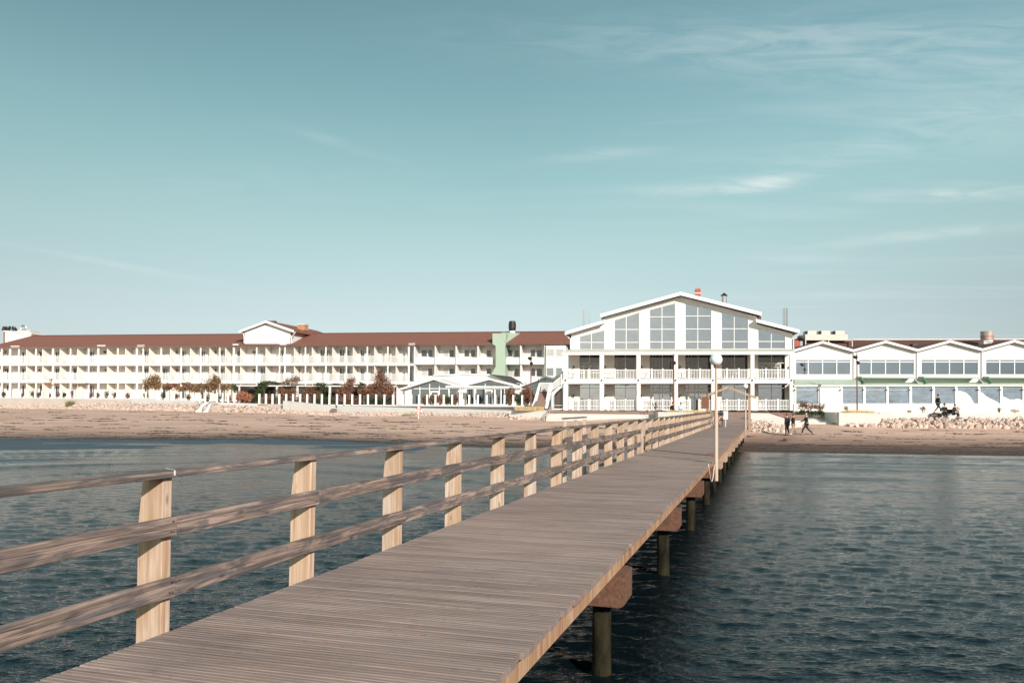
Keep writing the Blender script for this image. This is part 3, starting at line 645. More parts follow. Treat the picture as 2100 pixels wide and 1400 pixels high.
def balustrade(pl, x0, x1, yt, yb, d, par, step=3.1, posts=(), m=white2, midrail=False, ht=1.4, name='balcony_railing', bw=1.15, solid=0):
    """hand rail, bottom rail, posts and fine uprights as one railing part"""
    mb = MB(); f = (lambda v, x: v(x) if callable(v) else v)
    poly(mb, pl, [(x0, f(yt, x0)), (x1, f(yt, x1)), (x1, f(yt, x1)+ht), (x0, f(yt, x0)+ht)], d-.03, d+.05)
    poly(mb, pl, [(x0, f(yb, x0)-ht), (x1, f(yb, x1)-ht), (x1, f(yb, x1)-.2), (x0, f(yb, x0)-.2)], d-.02, d+.04)
    if midrail:
        ym = lambda x: lerp(f(yt, x), f(yb, x), .58)
        poly(mb, pl, [(x0, ym(x0)), (x1, ym(x1)), (x1, ym(x1)+1), (x0, ym(x0)+1)], d-.012, d+.03)
    n = max(2, int(round((x1-x0)/step)))
    for k in range(1, n):
        x = lerp(x0, x1, k/n); rect(mb, pl, x-bw/2, f(yt, x)+ht*.9, x+bw/2, f(yb, x)-ht*.9, d-.008, d+.022)
    o = mb.build(name, m, par)
    for x in posts:
        mb = MB(); rect(mb, pl, x-1.5, f(yt, x)-1.6, x+1.5, f(yb, x)+.6, d-.06, d+.07); rect(mb, pl, x-1.9, f(yt, x)-2.1, x+1.9, f(yt, x)-1.3, d-.08, d+.09)
        mb.build('newel_post', m, par)
    return o

# ------------------------------------------------------------------ the main hall
H = Plane(87.9, .17)
hall = thing('main_hall', H.pt(1390, 842, 5), 'large white gabled hall with tall sloping-topped windows above a two-storey veranda', 'building')
WD = 2.4                                    # depth of the veranda
def lineY(p, q): return lambda x: p[1]+(q[1]-p[1])*(x-p[0])/(q[0]-p[0])
# measured on the upper wall: underside of the roofs
rL = lineY((1235, 652), (1395.7, 608)); rR = lineY((1395.7, 608), (1557, 650))
rL2 = lineY((1160, 687), (1240, 664)); rR2 = lineY((1552, 664), (1632, 686))
roofline = lambda x: (rL2(x) if x < 1239.5 else rL(x)) if x < 1395.7 else (rR(x) if x < 1552 else rR2(x))
wins = [((1188.3, 1213, 1238.9), 717.4, lineY((1188.3, 688.9), (1238.9, 676.0)), (701.8,)),
        ((1259.6, 1284.3, 1310.6), 717.2, lineY((1259.6, 655.7), (1310.6, 639.6)), (675.4, 701.8)),
        ((1332, 1357.6, 1384.3), 717.0, lineY((1332, 634.3), (1384.3, 620.4)), (649.5, 675, 700.7)),
        ((1404.9, 1431, 1458.5), 716.8, lineY((1404.9, 620.8), (1458.5, 632)), (647.8, 674.4, 700.5)),
        ((1479.3, 1505.7, 1533.9), 716.3, lineY((1479.3, 637.9), (1533.9, 650.7)), (673.9, 700.2)),
        ((1554.3, 1581.7, 1610), 715.8, lineY((1554.3, 672), (1610, 685)), (700,))]
edges = [1171.6]+[e for w in wins for e in (w[0][0], w[0][-1])]+[1625.7]
for i in range(0, len(edges), 2):
    a, b_ = edges[i], edges[i+1]
    pts = [(a, roofline(a))]
    for kx in (1239.5, 1395.7, 1552):
        if a < kx < b_: pts += [(kx-.01, roofline(kx-.01)), (kx+.01, roofline(kx+.01))] if kx != 1395.7 else [(kx, 608)]
    pts += [(b_, roofline(b_)), (b_, 722), (a, 722)]
    G_('wall_pier', H, pts, WD, WD+.35, white, hall)
for (xs_, yb, top, bars) in wins:
    a, b_ = xs_[0], xs_[-1]
    pts = [(a, roofline(a)), (b_, roofline(b_)), (b_, top(b_)), (a, top(a))]
    G_('window_head', H, pts, WD+.003, WD+.33, white, hall)
    window(H, list(xs_), yb, top, bars, WD+.17, hall, glass, proud=.10, outer=1.8)
# roofs
def hall_roof(p, q, th, d0, d1, over=0):
    G_('roof', H, [p, q, (q[0], q[1]+th), (p[0], p[1]+th)], d0, d1, white2, hall)
hd0 = WD-.9
def fascia(p, q, th):
    G_('roof_fascia', H, [p, q, (q[0], q[1]+th), (p[0], p[1]+th)], hd0, hd0+.12, white2, hall)
    G_('roof', H, [(p[0], p[1]+.6), (q[0], q[1]+.6), (q[0], q[1]+th*.75), (p[0], p[1]+th*.75)], hd0+.121, 30, brown_and_shade if False else white, hall)
fascia((1230.7, 643.9), (1395.7, 598.2), 7.2); fascia((1395.72, 598.2), (1562, 640), 7.2)
fascia((1158.3, 679.9), (1240.4, 655.6), 6.8); fascia((1550.7, 653.6), (1640, 676), 6.8)
G_('side_wall', H, [(1552, 646), (1561, 648.5), (1561, 660), (1552, 658)], WD+.2, 28, brown_and_shade, hall)
# gutters with swan-neck downpipes at the roof ends
for pts in ([(1160.5, 686), (1163, 690), (1170, 695), (1170, 716)], [(1638, 683), (1636, 688), (1627.5, 694), (1627.5, 716)], [(1233.5, 651), (1236, 654), (1240, 656)]):
    MB().tube([H.pt(x, y, WD-.15) for x, y in pts], .06, 8).build('downpipe', white2, hall)
# hidden body of the hall
mb = MB(); poly(mb, H, [(1172, 690), (1240, 668), (1395, 612), (1552, 662), (1625, 690), (1625, 842), (1172, 842)], WD+.9, 30); mb.build('rear_body', brown_and_shade, hall)
# veranda roof, beams, floor
G_('veranda_roof', H, [(1153, 720.8), (1152, 719.5), (1629.5, 718.6), (1630, 719.8)], -.10, WD, green, hall)
mb = MB(); mb.v = []; 
a0, a1 = H.pt(1152.5, 720.3, -.12), H.pt(1629.6, 719.2, -.12); b0, b1 = H.pt(1171, 716.6, WD), H.pt(1626, 715.4, WD)
mb.poly_prism([a0, a1, b1, b0], (0, 0, -.05)); mb.build('veranda_roof_slope', conc, hall)
poly(MB(), H, [(1152.5, 721), (1629.3, 719.6), (1629.3, 726.6), (1152.5, 727.6)], 0-.06, .30).build('upper_beam', white2, hall)
poly(MB(), H, [(1152.5, 778.2), (1627, 777.2), (1627, 785.8), (1152.5, 786.8)], -.06, .30).build('middle_beam', white2, hall)
poly(MB(), H, [(1153, 779.5), (1627, 778.5), (1627, 783), (1153, 784)], .302, WD-.002, conc, ).build('veranda_floor', brownwood, hall) if False else G_('veranda_floor', H, [(1153, 779.5), (1627, 778.5), (1627, 783), (1153, 784)], .302, WD-.002, brownwood, hall)
G_('veranda_ceiling', H, [(1153, 722.5), (1627, 721.5), (1627, 723), (1153, 724)], .302, WD-.002, white, hall)
cols = [(1155.3, 1164.3), (1229.6, 1238.6), (1305.3, 1313.8), (1381.8, 1390.3), (1458.8, 1466.8), (1539.3, 1547.3), (1619.5, 1628.6)]
for (a, b_) in cols:
    R_('column', H, a, 727.4, b_, 778, 0, .42, white, hall)
    R_('column', H, a, 786.4, b_, 841.5, 0, .42, white, hall)
    R_('spotlight', H, (a+b_)/2-.9, 777.5, (a+b_)/2+1.1, 780.6, -.22, -.06, black, hall)
# back walls of the veranda: pilasters and glazing
uw = [(1188.3, 1230), (1259.6, 1305), (1332, 1384.3), (1404.9, 1458.5), (1479.3, 1533.9), (1554.3, 1610)]
pe = [1166]+[e for w in uw for e in w]+[1625.7]
for i in range(0, len(pe), 2):
    R_('pilaster', H, pe[i], 722, pe[i+1], 781, WD+.0, WD+.35, cream, hall)
    R_('pilaster', H, pe[i], 783, pe[i+1], 842, WD+.0, WD+.35, cream, hall)
def flat(y): return lambda x: y
for i, (a, b_) in enumerate(uw):
    m_ = (a+b_)/2
    if i in (0, 5):
        window(H, [a, m_, b_], 745, flat(724), (), WD+.2, hall, glass_dark, proud=.06, fm=cream)
        window(H, [a+.5, a+9, (a+b_)/2+1, b_-9 if i == 5 else b_-1], 781, flat(746.3), (752, 758, 764), WD+.2, hall, glass_dark, proud=.09, fm=white, name='veranda_door')
    else:
        window(H, list(np.linspace(a, b_, 9)), 781, flat(724), (735, 745.5, 755, 765), WD+.2, hall, glass_dark, proud=.03, fm=cream, fw_=.45, panes=False)
        window(H, [a, m_, b_], 781, flat(724), (), WD+.17, hall, glass_dark, proud=.07, fm=cream, fw_=1.2, panes=False)
    if i in (2, 3):
        window(H, [a, a+7, a+20, m_+1, b_-7, b_], 842, flat(787), (796, 803.5), WD+.2, hall, glass_room, proud=.07, fm=white if i == 2 else cream, name='entrance_door')
        window(H, [a+7, m_+.5, b_-7], 842, flat(804.2), (), WD+.13, hall, bay_glass, proud=.06, fm=cream, name='entrance_door', outer=3, fw_=2)
    else:
        window(H, [a, m_, b_], 842, flat(787), (795.5,), WD+.2, hall, bay_glass, proud=.07, fm=conc, fw_=.8)
    # wall lanterns
for i in range(0, len(pe)-1, 2):
    xm = pe[i]+ (9 if i else 9); 
    for y in (752, 811):
        mb = MB(); rect(mb, H, xm+.0, y-2.2, xm+2.6, y+1.6, WD-.28, WD-.06); rect(mb, H, xm+.8, y+1.6, xm+1.8, y+3.4, WD-.14, WD)
        mb.build('wall_lantern', black, hall)
for k in range(6):
    a = cols[k][1]; b_ = cols[k+1][0]; ps = [lerp(a, b_, t_) for t_ in (.333, .667)]
    balustrade(H, a, b_, 758-.003*(a-1160), 777.4-.0025*(a-1160), .16, hall, posts=ps)
    if k != 3: balustrade(H, a, b_, 819.8, 840.2, .16, hall, posts=ps, midrail=True)
    else:
        balustrade(H, a, a+26, 819.8, 840.2, .16, hall, posts=(a+25,), midrail=True); balustrade(H, b_-26, b_, 819.8, 840.2, .16, hall, posts=(b_-25,), midrail=True)
# chimney, vent and flues on the hall roof
mb = MB(); 
R_('chimney', H, 1426, 592, 1437, 612, 9, 10, redm, hall); R_('chimney_band', H, 1425.4, 600.2, 1437.6, 601.6, 8.97, 10.05, white2, hall)
c = R_('chimney_pot', H, 1428.3, 587.5, 1435, 592.2, 9.2, 9.8, steel, hall)
q0, q1 = H.pt(1485, 625, 6), H.pt(1485, 606, 6)
MB().tube([q0, (q0[0], q0[1], q1[2])], .25, 14).build('vent_pipe', steel, hall)
MB().tube([(q0[0], q0[1], q1[2]-.02), (q0[0], q0[1], q1[2]+.30)], [.42, .03], 14).build('vent_cap', black, hall)
for (x, yt, w) in ((1197, 634.5, 3.2), (1208.5, 642.5, 2.2), (1201, 634.8, .8)):
    q0, q1 = H.pt(x, 690, 5), H.pt(x, yt, 5); MB().tube([q0, (q0[0], q0[1], q1[2])], w*.052/2, 12).build('flue', steel, hall)
for (x, yt, w) in ((1614, 631.5, 3.3), (1609.5, 631.5, 2.0), (1606.3, 632, .7)):
    q0, q1 = H.pt(x, 690, 5), H.pt(x, yt, 5); MB().tube([q0, (q0[0], q0[1], q1[2])], w*.052/2, 12).build('flue', steel if w > 1 else black, hall)
# furniture seen through the railings
def table_set(pl, x, yb, d, label, s=1.0):
    b_ = pl.pt(x, yb, d); t_ = thing('terrace_table', b_, label, 'table', 'small white tables behind the veranda railings')
    MB().box(b_+np.array([0, 0, .72]), .5*s, .4, .02).build('tabletop', white2, t_); MB().box(b_+np.array([0, 0, .36]), .05, .05, .36).build('leg', white2, t_)
TBL = ('in the leftmost bay', 'left one in the second bay', 'right one in the second bay', 'left one in the third bay', 'right one in the third bay', 'left one in the fourth bay', 'right one in the fourth bay', 'left one in the fifth bay', 'right one in the fifth bay', 'in the rightmost bay')
for i, x in enumerate((1175, 1248, 1262, 1325, 1345, 1398, 1412, 1488, 1502, 1560)):
    table_set(H, x, 779, 1.2, 'small white table behind the upper hall veranda railing, '+TBL[i])
for i, x in enumerate((1176, 1250, 1318, 1400, 1478, 1556)):
    R_('planter_box', H, x, 823, x+14, 840, .55, .95, white, None, label='white box inside the lower veranda railing, '+('in the leftmost bay', 'in the second bay from the left', 'in the third bay, left of the rust mast', 'in the bay right of the rust mast', 'in the bay left of the rightmost', 'in the rightmost bay')[i], cat='planter', group='white boxes inside the lower veranda railing')

# ------------------------------------------------------------------ long hotel wing on the left
W = Plane(124.2, .21)
hotel = thing('hotel_wing', W.pt(500, 822, 5), 'long three-storey cream hotel wing with white balconies and a brown tiled roof', 'building')
ev = lineY((0, 711.3), (1117, 703.6)); b3 = lineY((0, 746.3), (1117, 745.3)); b2 = lineY((0, 780.2), (840, 782.6)); gr = lineY((0, 815), (1117, 834))
XL, XR = -8, 1156
DP = 1.8
G_('back_wall', W, [(XL, ev(XL)), (XR, ev(XR)), (XR, gr(XR)), (XL, gr(XL))], DP, DP+.3, cream, hotel)
poly(MB(), W, [(XL, ev(XL)), (1170, ev(1170)), (1170, ev(1170)+3.2), (XL, ev(XL)+3.0)], -.05, .18).build('eaves_beam', white2, hotel)
poly(MB(), W, [(XL, ev(XL)-1.2), (1172, ev(1172)-1.0), (1172, ev(1172)-.1), (XL, ev(XL)-.2)], -.35, -.06).build('eaves_shadow_strip', brown_and_shade, hotel)  # dark strip painted as the shadow line under the tile edge
G_('soffit', W, [(XL, ev(XL)+.3), (1170, ev(1170)+.3), (1170, ev(1170)+1.1), (XL, ev(XL)+1.1)], .182, DP-.002, white, hotel)
SPL = 848
poly(MB(), W, [(XL, b3(XL)), (SPL, b3(SPL)), (SPL, b3(SPL)+4.0), (XL, b3(XL)+3.4)], -.06, .14).build('balcony_edge', white2, hotel)
poly(MB(), W, [(XL, b2(XL)), (SPL, b2(SPL)), (SPL, b2(SPL)+5.), (XL, b2(XL)+4.4)], -.06, .14).build('balcony_edge', white2, hotel)
for bb in (b3, b2):
    G_('balcony_floor', W, [(XL, bb(XL)+.8), (XR, bb(XR)+.8), (XR, bb(XR)+2.2), (XL, bb(XL)+2.2)], .142, DP-.002, white, hotel)
colx = [3, 20, 38, 73, 108, 144, 181, 201, 241, 280, 293, 330, 371, 411, 450, 479, 526, 573, 584, 626, 668, 710, 753, 795, 838]
thick = {108, 201, 280, 479, 838, 20}
for x in colx:
    w = 1.7 if x in thick else 1.15
    R_('balcony_post', W, x-w, ev(x)+3.1, x+w, b3(x)-.1, -.02, .12, white2, hotel)
    R_('balcony_post', W, x-w, b3(x)+3.9, x+w, b2(x)-.1, -.02, .12, white2, hotel)
    R_('balcony_post', W, x-w, b2(x)+4.9, x+w, gr(x), -.02, .12, white2, hotel)
for i in range(len(colx)-1):
    a, b_ = colx[i]+1, colx[i+1]-1
    for bb in (b3, b2):
        balustrade(W, a, b_, lambda x, bb=bb: bb(x)-16.5+.4, lambda x, bb=bb: bb(x)-.1, .03, hotel, step=1.6, bw=.72, ht=.9)
# dividing walls and windows, one set per balcony; the position within a bay repeats
def bay(xp, xw, wide, shade=False, far=1.0):
    """xp: front edge of the dividing wall; xw: windows on the back wall as (x0, x1, curtained)"""
    for k, (t0, t1) in enumerate(((lambda x: ev(x)+3.0, b3), (lambda x: b3(x)+4, b2), (lambda x: b2(x)+5, gr))):
        if xp is not None: R_('balcony_divider', W, xp-.5, t0(xp), xp+.5, t1(xp)-.05 if k < 2 else t1(xp), .10, DP-.002, cream if not shade else white, hotel)
rp = random.Random(21)
divs = [53.6, 86.8, 122.8, 158.6, 219.6, 257, 306, 349, 390, 430, 462, 493, 545, 603, 640, 682, 724, 768, 812]
for x in divs: bay(x, None, 0)
wx = [(13, 18), (45, 50.5), (81, 87), (113.5, 122), (150, 157.5), (184, 193), (222, 231), (256, 267), (296, 304), (333.5, 344), (373, 381), (412.5, 421), (452.5, 461), (486, 493), (494.5, 501.5), (534, 543.5), (571, 581), (601, 615), (621, 632), (656.5, 666), (669.5, 677.5), (696, 707), (711.5, 717.5), (739, 748), (751, 760), (779, 790), (792.5, 801), (823, 832), (834, 845)]
for (a, b_) in wx:
    a += 0; b_ += 0
    for k, (yt, yb) in enumerate(((lambda x: ev(x)+10, lambda x: b3(x)-12), (lambda x: b3(x)+8.5, lambda x: b2(x)-11), (lambda x: b2(x)+9, lambda x: gr(x)-4))):
        gm = curtain if rp.random() < .2 else (glass_dark if rp.random() < .35 else hotel_glass)
        yb_ = yb(a)+ (9 if k < 2 else 0)
        window(W, [a, b_] if b_-a < 8 else [a, a+(b_-a)*.62, b_], yb_, flat(yt(a)), (), DP-.05, hotel, gm, proud=.05, outer=.9, fw_=.8)
for x in (10, 79, 61, 142, 215, 212, 290, 362, 441, 521, 518, 688, 770):
    for y in (720, 757): 
        if rp.random() < .8: R_('wall_lamp', W, x, y, x+1.6, y+3.2, DP-.2, DP, black, hotel)
# plain section right of the balconies: deep window bays with solid parapets
fr = [(848, 870, None)]
for x in (850, 892, 935, 980, 1068, 1117):
    for (t0, t1) in ((lambda x: ev(x)+3.0, b3), (lambda x: b3(x)+3, lambda x: 800.)):
        R_('bay_divider', W, x-1.2, t0(x), x+1.2, t1(x), .02, DP-.002, white, hotel)
for (a, b_) in ((851.2, 890.8), (893.2, 933.8), (936.2, 978.8), (981.2, 1010), (1038, 1066.8), (1069.2, 1115.8)):
    R_('parapet', W, a, 732.5, b_, 747, .06, .20, white, hotel); R_('parapet', W, a, 772.5, b_, 786, .06, .20, white, hotel)
for (a, b_, c_) in ((864, 876, 1), (877.5, 887, 0), (909, 920, 1), (921, 931.5, 0), (952, 963, 1), (965, 975, 0), (997.5, 1007.5, 0), (1041.5, 1052, 1), (1055, 1064.5, 0), (1088, 1098, 0), (1100, 1112, 1)):
    for (yt, yb) in ((716.5, 732), (754.5, 772)):
        G2 = curtain if (c_ and rp.random() < .6) else hotel_glass
        window(W, [a, b_], yb, flat(yt), (), DP-.05, hotel, G2, proud=.05, outer=.9)
# grey stair block by the hall
R_('stair_block', W, 1119, 708.5, 1160, 835, -.3, 1.9, white, hotel)
for (a, b_, yt, yb, gm) in ((1121, 1136, 715.5, 731, curtain), (1140, 1156, 715.5, 731, curtain), (1121, 1135.5, 753.5, 771, glass_room), (1140, 1153, 753.5, 771, glass_room)):
    window(W, [a, b_], yb, flat(yt), (), -.32, hotel, gm, proud=.05, outer=.9)
# roof: hipped at the far left end
def roofpoly(pts, name='roof', m=tile, par=None, th=.12):
    MB().poly_prism([np.array(p) for p in pts], (0, 0, -th)).build(name, m, par)
RD = 6.5
e0, e1 = W.pt(-24, 710.9, -.45), W.pt(1172, 703.0, -.45); k0, k1 = W.pt(64, 688.6, RD), W.pt(1172, 680.0, RD); zr_ = lambda p, z: np.array([p[0], p[1], z])
zr0 = (k0[2]+k1[2])/2
roofpoly([e0, e1, k1, k0], 'roof', tile, hotel)
bk = W.n*2*RD; roofpoly([k0, k1, e1+bk, e0+bk], 'roof', tile, hotel); roofpoly([e0, k0, e0+bk], 'roof', tile, hotel)
MB().tube([k0, k1], .13, 6).build('ridge_tiles', tile_dark, hotel)
R_('end_wall', W, -10, 711, -8, 815, -.0, 11, cream, hotel)
for (a, b_, y) in ((22, 39.5, 709.5), (199, 216, 708), (281, 296, 708), (477, 489, 705.8), (573.5, 587, 705.6), (838, 851, 704.4)):
    R_('eaves_box', W, a, y-.6, b_, y+3.2, -.42, -.36, white2, hotel)
# raised gabled centre block
G_('gable_wall', W, [(501.8, 705), (501.8, 678.5), (544.6, 662.5), (595.5, 679.5), (595.5, 705)], -.15, 14, white, hotel)
for (p, q) in (((489.5, 677.6), (544.6, 656.8)), ((544.62, 656.8), (602, 676.8))):
    G_('gable_fascia', W, [p, q, (q[0], q[1]+5), (p[0], p[1]+5)], -.75, -.6, white2, hotel)
    G_('gable_roof', W, [(p[0], p[1]-.4), (q[0], q[1]-.4), (q[0], q[1]+3.4), (p[0], p[1]+3.4)], -.6, 18, tile, hotel)
R_('chimney', W, 609.5, 665, 624.5, 677, 6, 7.4, brickorange, hotel); R_('chimney_top', W, 608.6, 663, 625.2, 666.2, 5.9, 7.5, conc, hotel)
R_('ridge_vent', W, 549, 657.6, 563, 661.8, 6, 6.8, brown_and_shade, hotel)
MB().tube([W.pt(x, y, -.5) for x, y in ((606, 680), (603, 685), (598, 690), (597.5, 704))], .07, 6).build('downpipe', white2, hotel)
MB().tube([W.pt(x, y, -.25) for x, y in ((496, 681), (499, 684), (500.5, 690), (500.5, 704))], .06, 6).build('downpipe', white2, hotel)
# mint green shaft with the black barrel vent
G_('green_shaft', W, [(1010, 683.5), (1037, 683.5), (1037, 707), (1035.6, 709), (1036.2, 771), (1006.5, 771), (1007, 768), (1016.5, 752), (1016.5, 709), (1010, 705)], -.6, 1.8, green, hotel)
q = [W.pt(1027, 683, -.6), W.pt(1037, 704, -.6), W.pt(1066, 683.2, 5.5), W.pt(1035, 681, 5.5)]
roofpoly(q, 'green_roof', green, hotel, .1)
for k in range(9):
    a = q[0]*(1-k/8)+q[1]*(k/8)+(0, 0, .06); b_ = q[3]*(1-k/8)+q[2]*(k/8)+(0, 0, .06); MB().bar(a, b_, .05, .05).build('roof_rib', green, hotel)
c = W.pt(1050.5, 679.5, 5.5); zb = c[2]
MB().tube([(c[0], c[1], zb-.6), (c[0], c[1], zb+.1)], .46, 16).build('vent_base', white2, hotel)
MB().tube([(c[0], c[1], zb+.1), (c[0], c[1], zb+.5), (c[0], c[1], zb+1.2), (c[0], c[1], zb+1.62), (c[0], c[1], zb+1.64)], [.50, .58, .58, .46, .1], 20).build('barrel_vent', black, hotel, smooth=False)
for x in (892.5, 935, 1067): MB().tube([W.pt(x, ev(x)+1.5, -.1), W.pt(x, 746, -.1)], .05, 6).build('downpipe', white2, hotel)

# far-off block with rooftop gear behind the wing
T_ = Plane(230, .0)
tw = thing('rooftop_block', T_.pt(30, 820, 0), 'distant pale block with rooftop aerials and curled emblem past the far left end', 'building')
tb = T_.pt(30, 702, 0); 
G_('wall', T_, [(7, 800), (7, 679), (43, 682), (64, 683.5), (64, 800)], 0, 10, cream, tw)
G_('corner_strip', T_, [(7, 800), (7, 679), (9.5, 679), (9.5, 800)], -.15, -.01, rust, tw); G_('roof_parapet', T_, [(6, 677.5), (65, 682), (65, 684), (6, 679.6)], -.3, 10.2, white2, tw)
G_('plant_room', T_, [(36, 680), (36, 676.5), (62, 677.5), (62, 682)], 2, 7, equip, tw)
mb = MB(); rq = random.Random(4)
for k in range(26):
    x = 4+rq.random()*30; a = T_.pt(x, 679, 2+rq.random()*3); mb.tube([a, a+(0, 0, rq.uniform(.5, 1.5))], .06, 5)
    if rq.random() < .7: mb.box(a+np.array([0, 0, rq.uniform(.4, 1.1)]), .22, .1, rq.uniform(.15, .4))
mb.tube([T_.pt(3, 673, 2), T_.pt(35, 674, 2)], .05, 5); mb.build('aerials', black, tw)
mb = MB(); pts = []
for k in range(26):
    a = math.radians(130-k*17.5); r_ = 6.6-.10*k; pts.append(T_.pt(48+r_*math.cos(a)*(.95), 672.0-r_*math.sin(a)*.75, 3))
mb.tube(pts, .17, 6); mb.build('curled_emblem', steel, tw)
for x in (37, 40, 44, 48, 52, 57, 62): MB().tube([T_.pt(x, 682, 1), T_.pt(x, 674, 1)], .05, 5).build('roof_mast', equip, tw)
shed = G_('far_roof', Plane(260, 0), [(60, 700), (60, 688.5), (93, 689.3), (103, 700)], 0, 12, equip, None, label='distant low grey roof just right of the rooftop block', cat='building')

# ------------------------------------------------------------------ right wing: row of small gables above a glazed sea-front veranda
B = Plane(83.6, .02)
rw = thing('gabled_wing', B.pt(1880, 846, 4), 'low white wing right of the hall, a row of shallow gables over a glazed veranda', 'building')
UD = 3.2
peaks = [(1687.5, 700.9), (1817.1, 700.2), (1948.9, 699.2), (2080.7, 698.7), (2213, 698)]
vals = [(1628, 718.6), (1750.7, 718.4), (1882.5, 717.6), (2015.3, 716.5), (2147, 716), (2280, 716)]
up_pts = []
for i, p in enumerate(peaks):
    a, b_ = vals[i], vals[i+1]
    for (s_, e_) in ((a, p), (p, b_)):
        off = .02 if s_ is a else 0
        G_('gable_fascia', B, [(s_[0]+off, s_[1]-2), (e_[0]-.02, e_[1]-2), (e_[0]-.02, e_[1]+3.0), (s_[0]+off, s_[1]+3.0)], UD-.5, UD-.38, white2, rw)
        G_('gable_roof', B, [(s_[0]+off, s_[1]-1.6), (e_[0]-.02, e_[1]-1.6), (e_[0]-.02, e_[1]+2.4), (s_[0]+off, s_[1]+2.4)], UD-.38, 12, tile_dark, rw)
    G_('gable_wall', B, [(a[0], a[1]+2), (p[0], p[1]+2), (b_[0], b_[1]+2), (b_[0], 735.2), (a[0], 735.2)], UD, UD+.3, white, rw)
strips = [(1631.4, 1657.5, 1686.9, 1716, 1743.6), (1761, 1786.7, 1816, 1845, 1874.3), (1888.9, 1917.4, 1947.2, 1976.8, 2005.7), (2021.3, 2050.3, 2080.7, 2110.5, 2139), (2153, 2181, 2211, 2241, 2270)]
prev = 1628
for s_ in strips:
    R_('wall_pier', B, prev, 735.2, s_[0], 769.2, UD, UD+.3, white, rw); prev = s_[-1]
    window(B, list(s_), 769.2, flat(735.7), (741.8,), UD+.12, rw, lower_glass, proud=.07, outer=2.0, fw_=1.8)
R_('wall_pier', B, prev, 735.2, 2280, 769.2, UD, UD+.3, white, rw)
G_('spandrel_wall', B, [(1628, 769.3), (2280, 768.6), (2280, 790), (1628, 790)], UD, UD+.3, white, rw)
for x in (1751.2, 1881, 2014, 2146): MB().tube([B.pt(x, 721, UD-.12), B.pt(x, 777, UD-.12)], .06, 8).build('downpipe', white2, rw)
# green lean-to roof and recessed bays
ya, yb = 788.2, 787.0
lo0, lo1 = B.pt(1629, 788.6, -.15), B.pt(2280, 787.0, -.15)
def lean(x0, x1, yt=778.5):
    a, b_, c_, d_ = B.pt(x0, 788.4, -.14), B.pt(x1, 788.2-.0008*(x1-1629), -.14), B.pt(x1, yt, UD), B.pt(x0, yt, UD)
    MB().poly_prism([a, b_, c_, d_], (0, 0, -.08)).build('lean_to_roof', green, rw)
lean(1629, 1765, 777)
for (x0, x1) in ((1765, 1875), (1893, 2007.5), (2026, 2139), (2158, 2270)):
    lean(x0+4, x1, 783.8)
    if x1 < 2200: lean(x1, x1+18.0, 780)
    R_('green_gutter', B, x0, 771.4, x1-2, 775.0, UD-1.0, UD-.002, green, rw)
    # sloping green cheeks
    f0, f1, f2 = B.pt(x0, 771.8, UD-.98), B.pt(x0+9, 785.5, .2), B.pt(x0-4, 784.5, UD-.2)
    MB().poly_prism([f0, f1, f2], (.08, 0, 0)).build('roof_cheek', green_dk, rw)
    g0, g1, g2 = B.pt(x1-2, 773.8, UD-.98), B.pt(x1+8, 785.2, .2), B.pt(x1, 784, UD-.2)
    MB().poly_prism([g0, g1, g2], (.08, 0, 0)).build('roof_cheek', white, rw)
poly(MB(), B, [(1629, 788.5), (2280, 787.3), (2280, 791.2), (1629, 792.4)], 0-.12, .25).build('veranda_beam', white2, rw)
posts = [(1629.5, 1632.5), (1678, 1682), (1723, 1728), (1770.2, 1774.8), (1818, 1822.2), (1865.2, 1870), (1912, 1917), (1958.6, 1963.3), (2005.6, 2010), (2051.4, 2056), (2097.2, 2102), (2144, 2148.5), (2191, 2195.5)]
for (a, b_) in posts:
    R_('veranda_post', B, a, 792, b_, 827.6, 0, .22, white2, rw); R_('spotlight', B, a+.3, 798, a+2.2, 800.4, -.18, 0, black, rw)
veranda_glass = mat('veranda_glass', (.60, .72, .84), .10, .85, noise=((1.1, 1.1, 1.6), .6, (.42, .47, .50)), bump=((.8, .8, 1.2), .3, .08))
for i in range(len(posts)-1):
    a, b_ = posts[i][1], posts[i+1][0]
    if i == 1: R_('blind', B, a, 792.3, b_, 826.8, .06, .12, white2, rw); continue
    window(B, [a, b_], 827.6, flat(792.2), (799.2,) if i < 5 else (), .12, rw, veranda_glass, proud=.04, outer=1.0, fw_=.8, fm=conc)
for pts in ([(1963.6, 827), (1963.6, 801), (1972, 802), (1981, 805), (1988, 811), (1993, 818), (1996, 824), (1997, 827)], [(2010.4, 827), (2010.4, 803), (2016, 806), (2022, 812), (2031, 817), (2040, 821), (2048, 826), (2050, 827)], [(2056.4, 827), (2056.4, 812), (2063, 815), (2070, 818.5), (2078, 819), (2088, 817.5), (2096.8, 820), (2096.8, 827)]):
    G_('painted_reflection', B, pts, .085, .10, white2, rw)  # white shapes painted as sunlit reflections on the end panes
poly(MB(), B, [(1628, 827.6), (2280, 827), (2280, 850), (1628, 850)], -.04, .3).build('plinth_wall', white, rw)
mb = MB(); poly(mb, B, [(1629, 735), (2280, 733), (2280, 845), (1629, 845)], UD+.5, 14); mb.build('rear_body', brown_and_shade, rw)
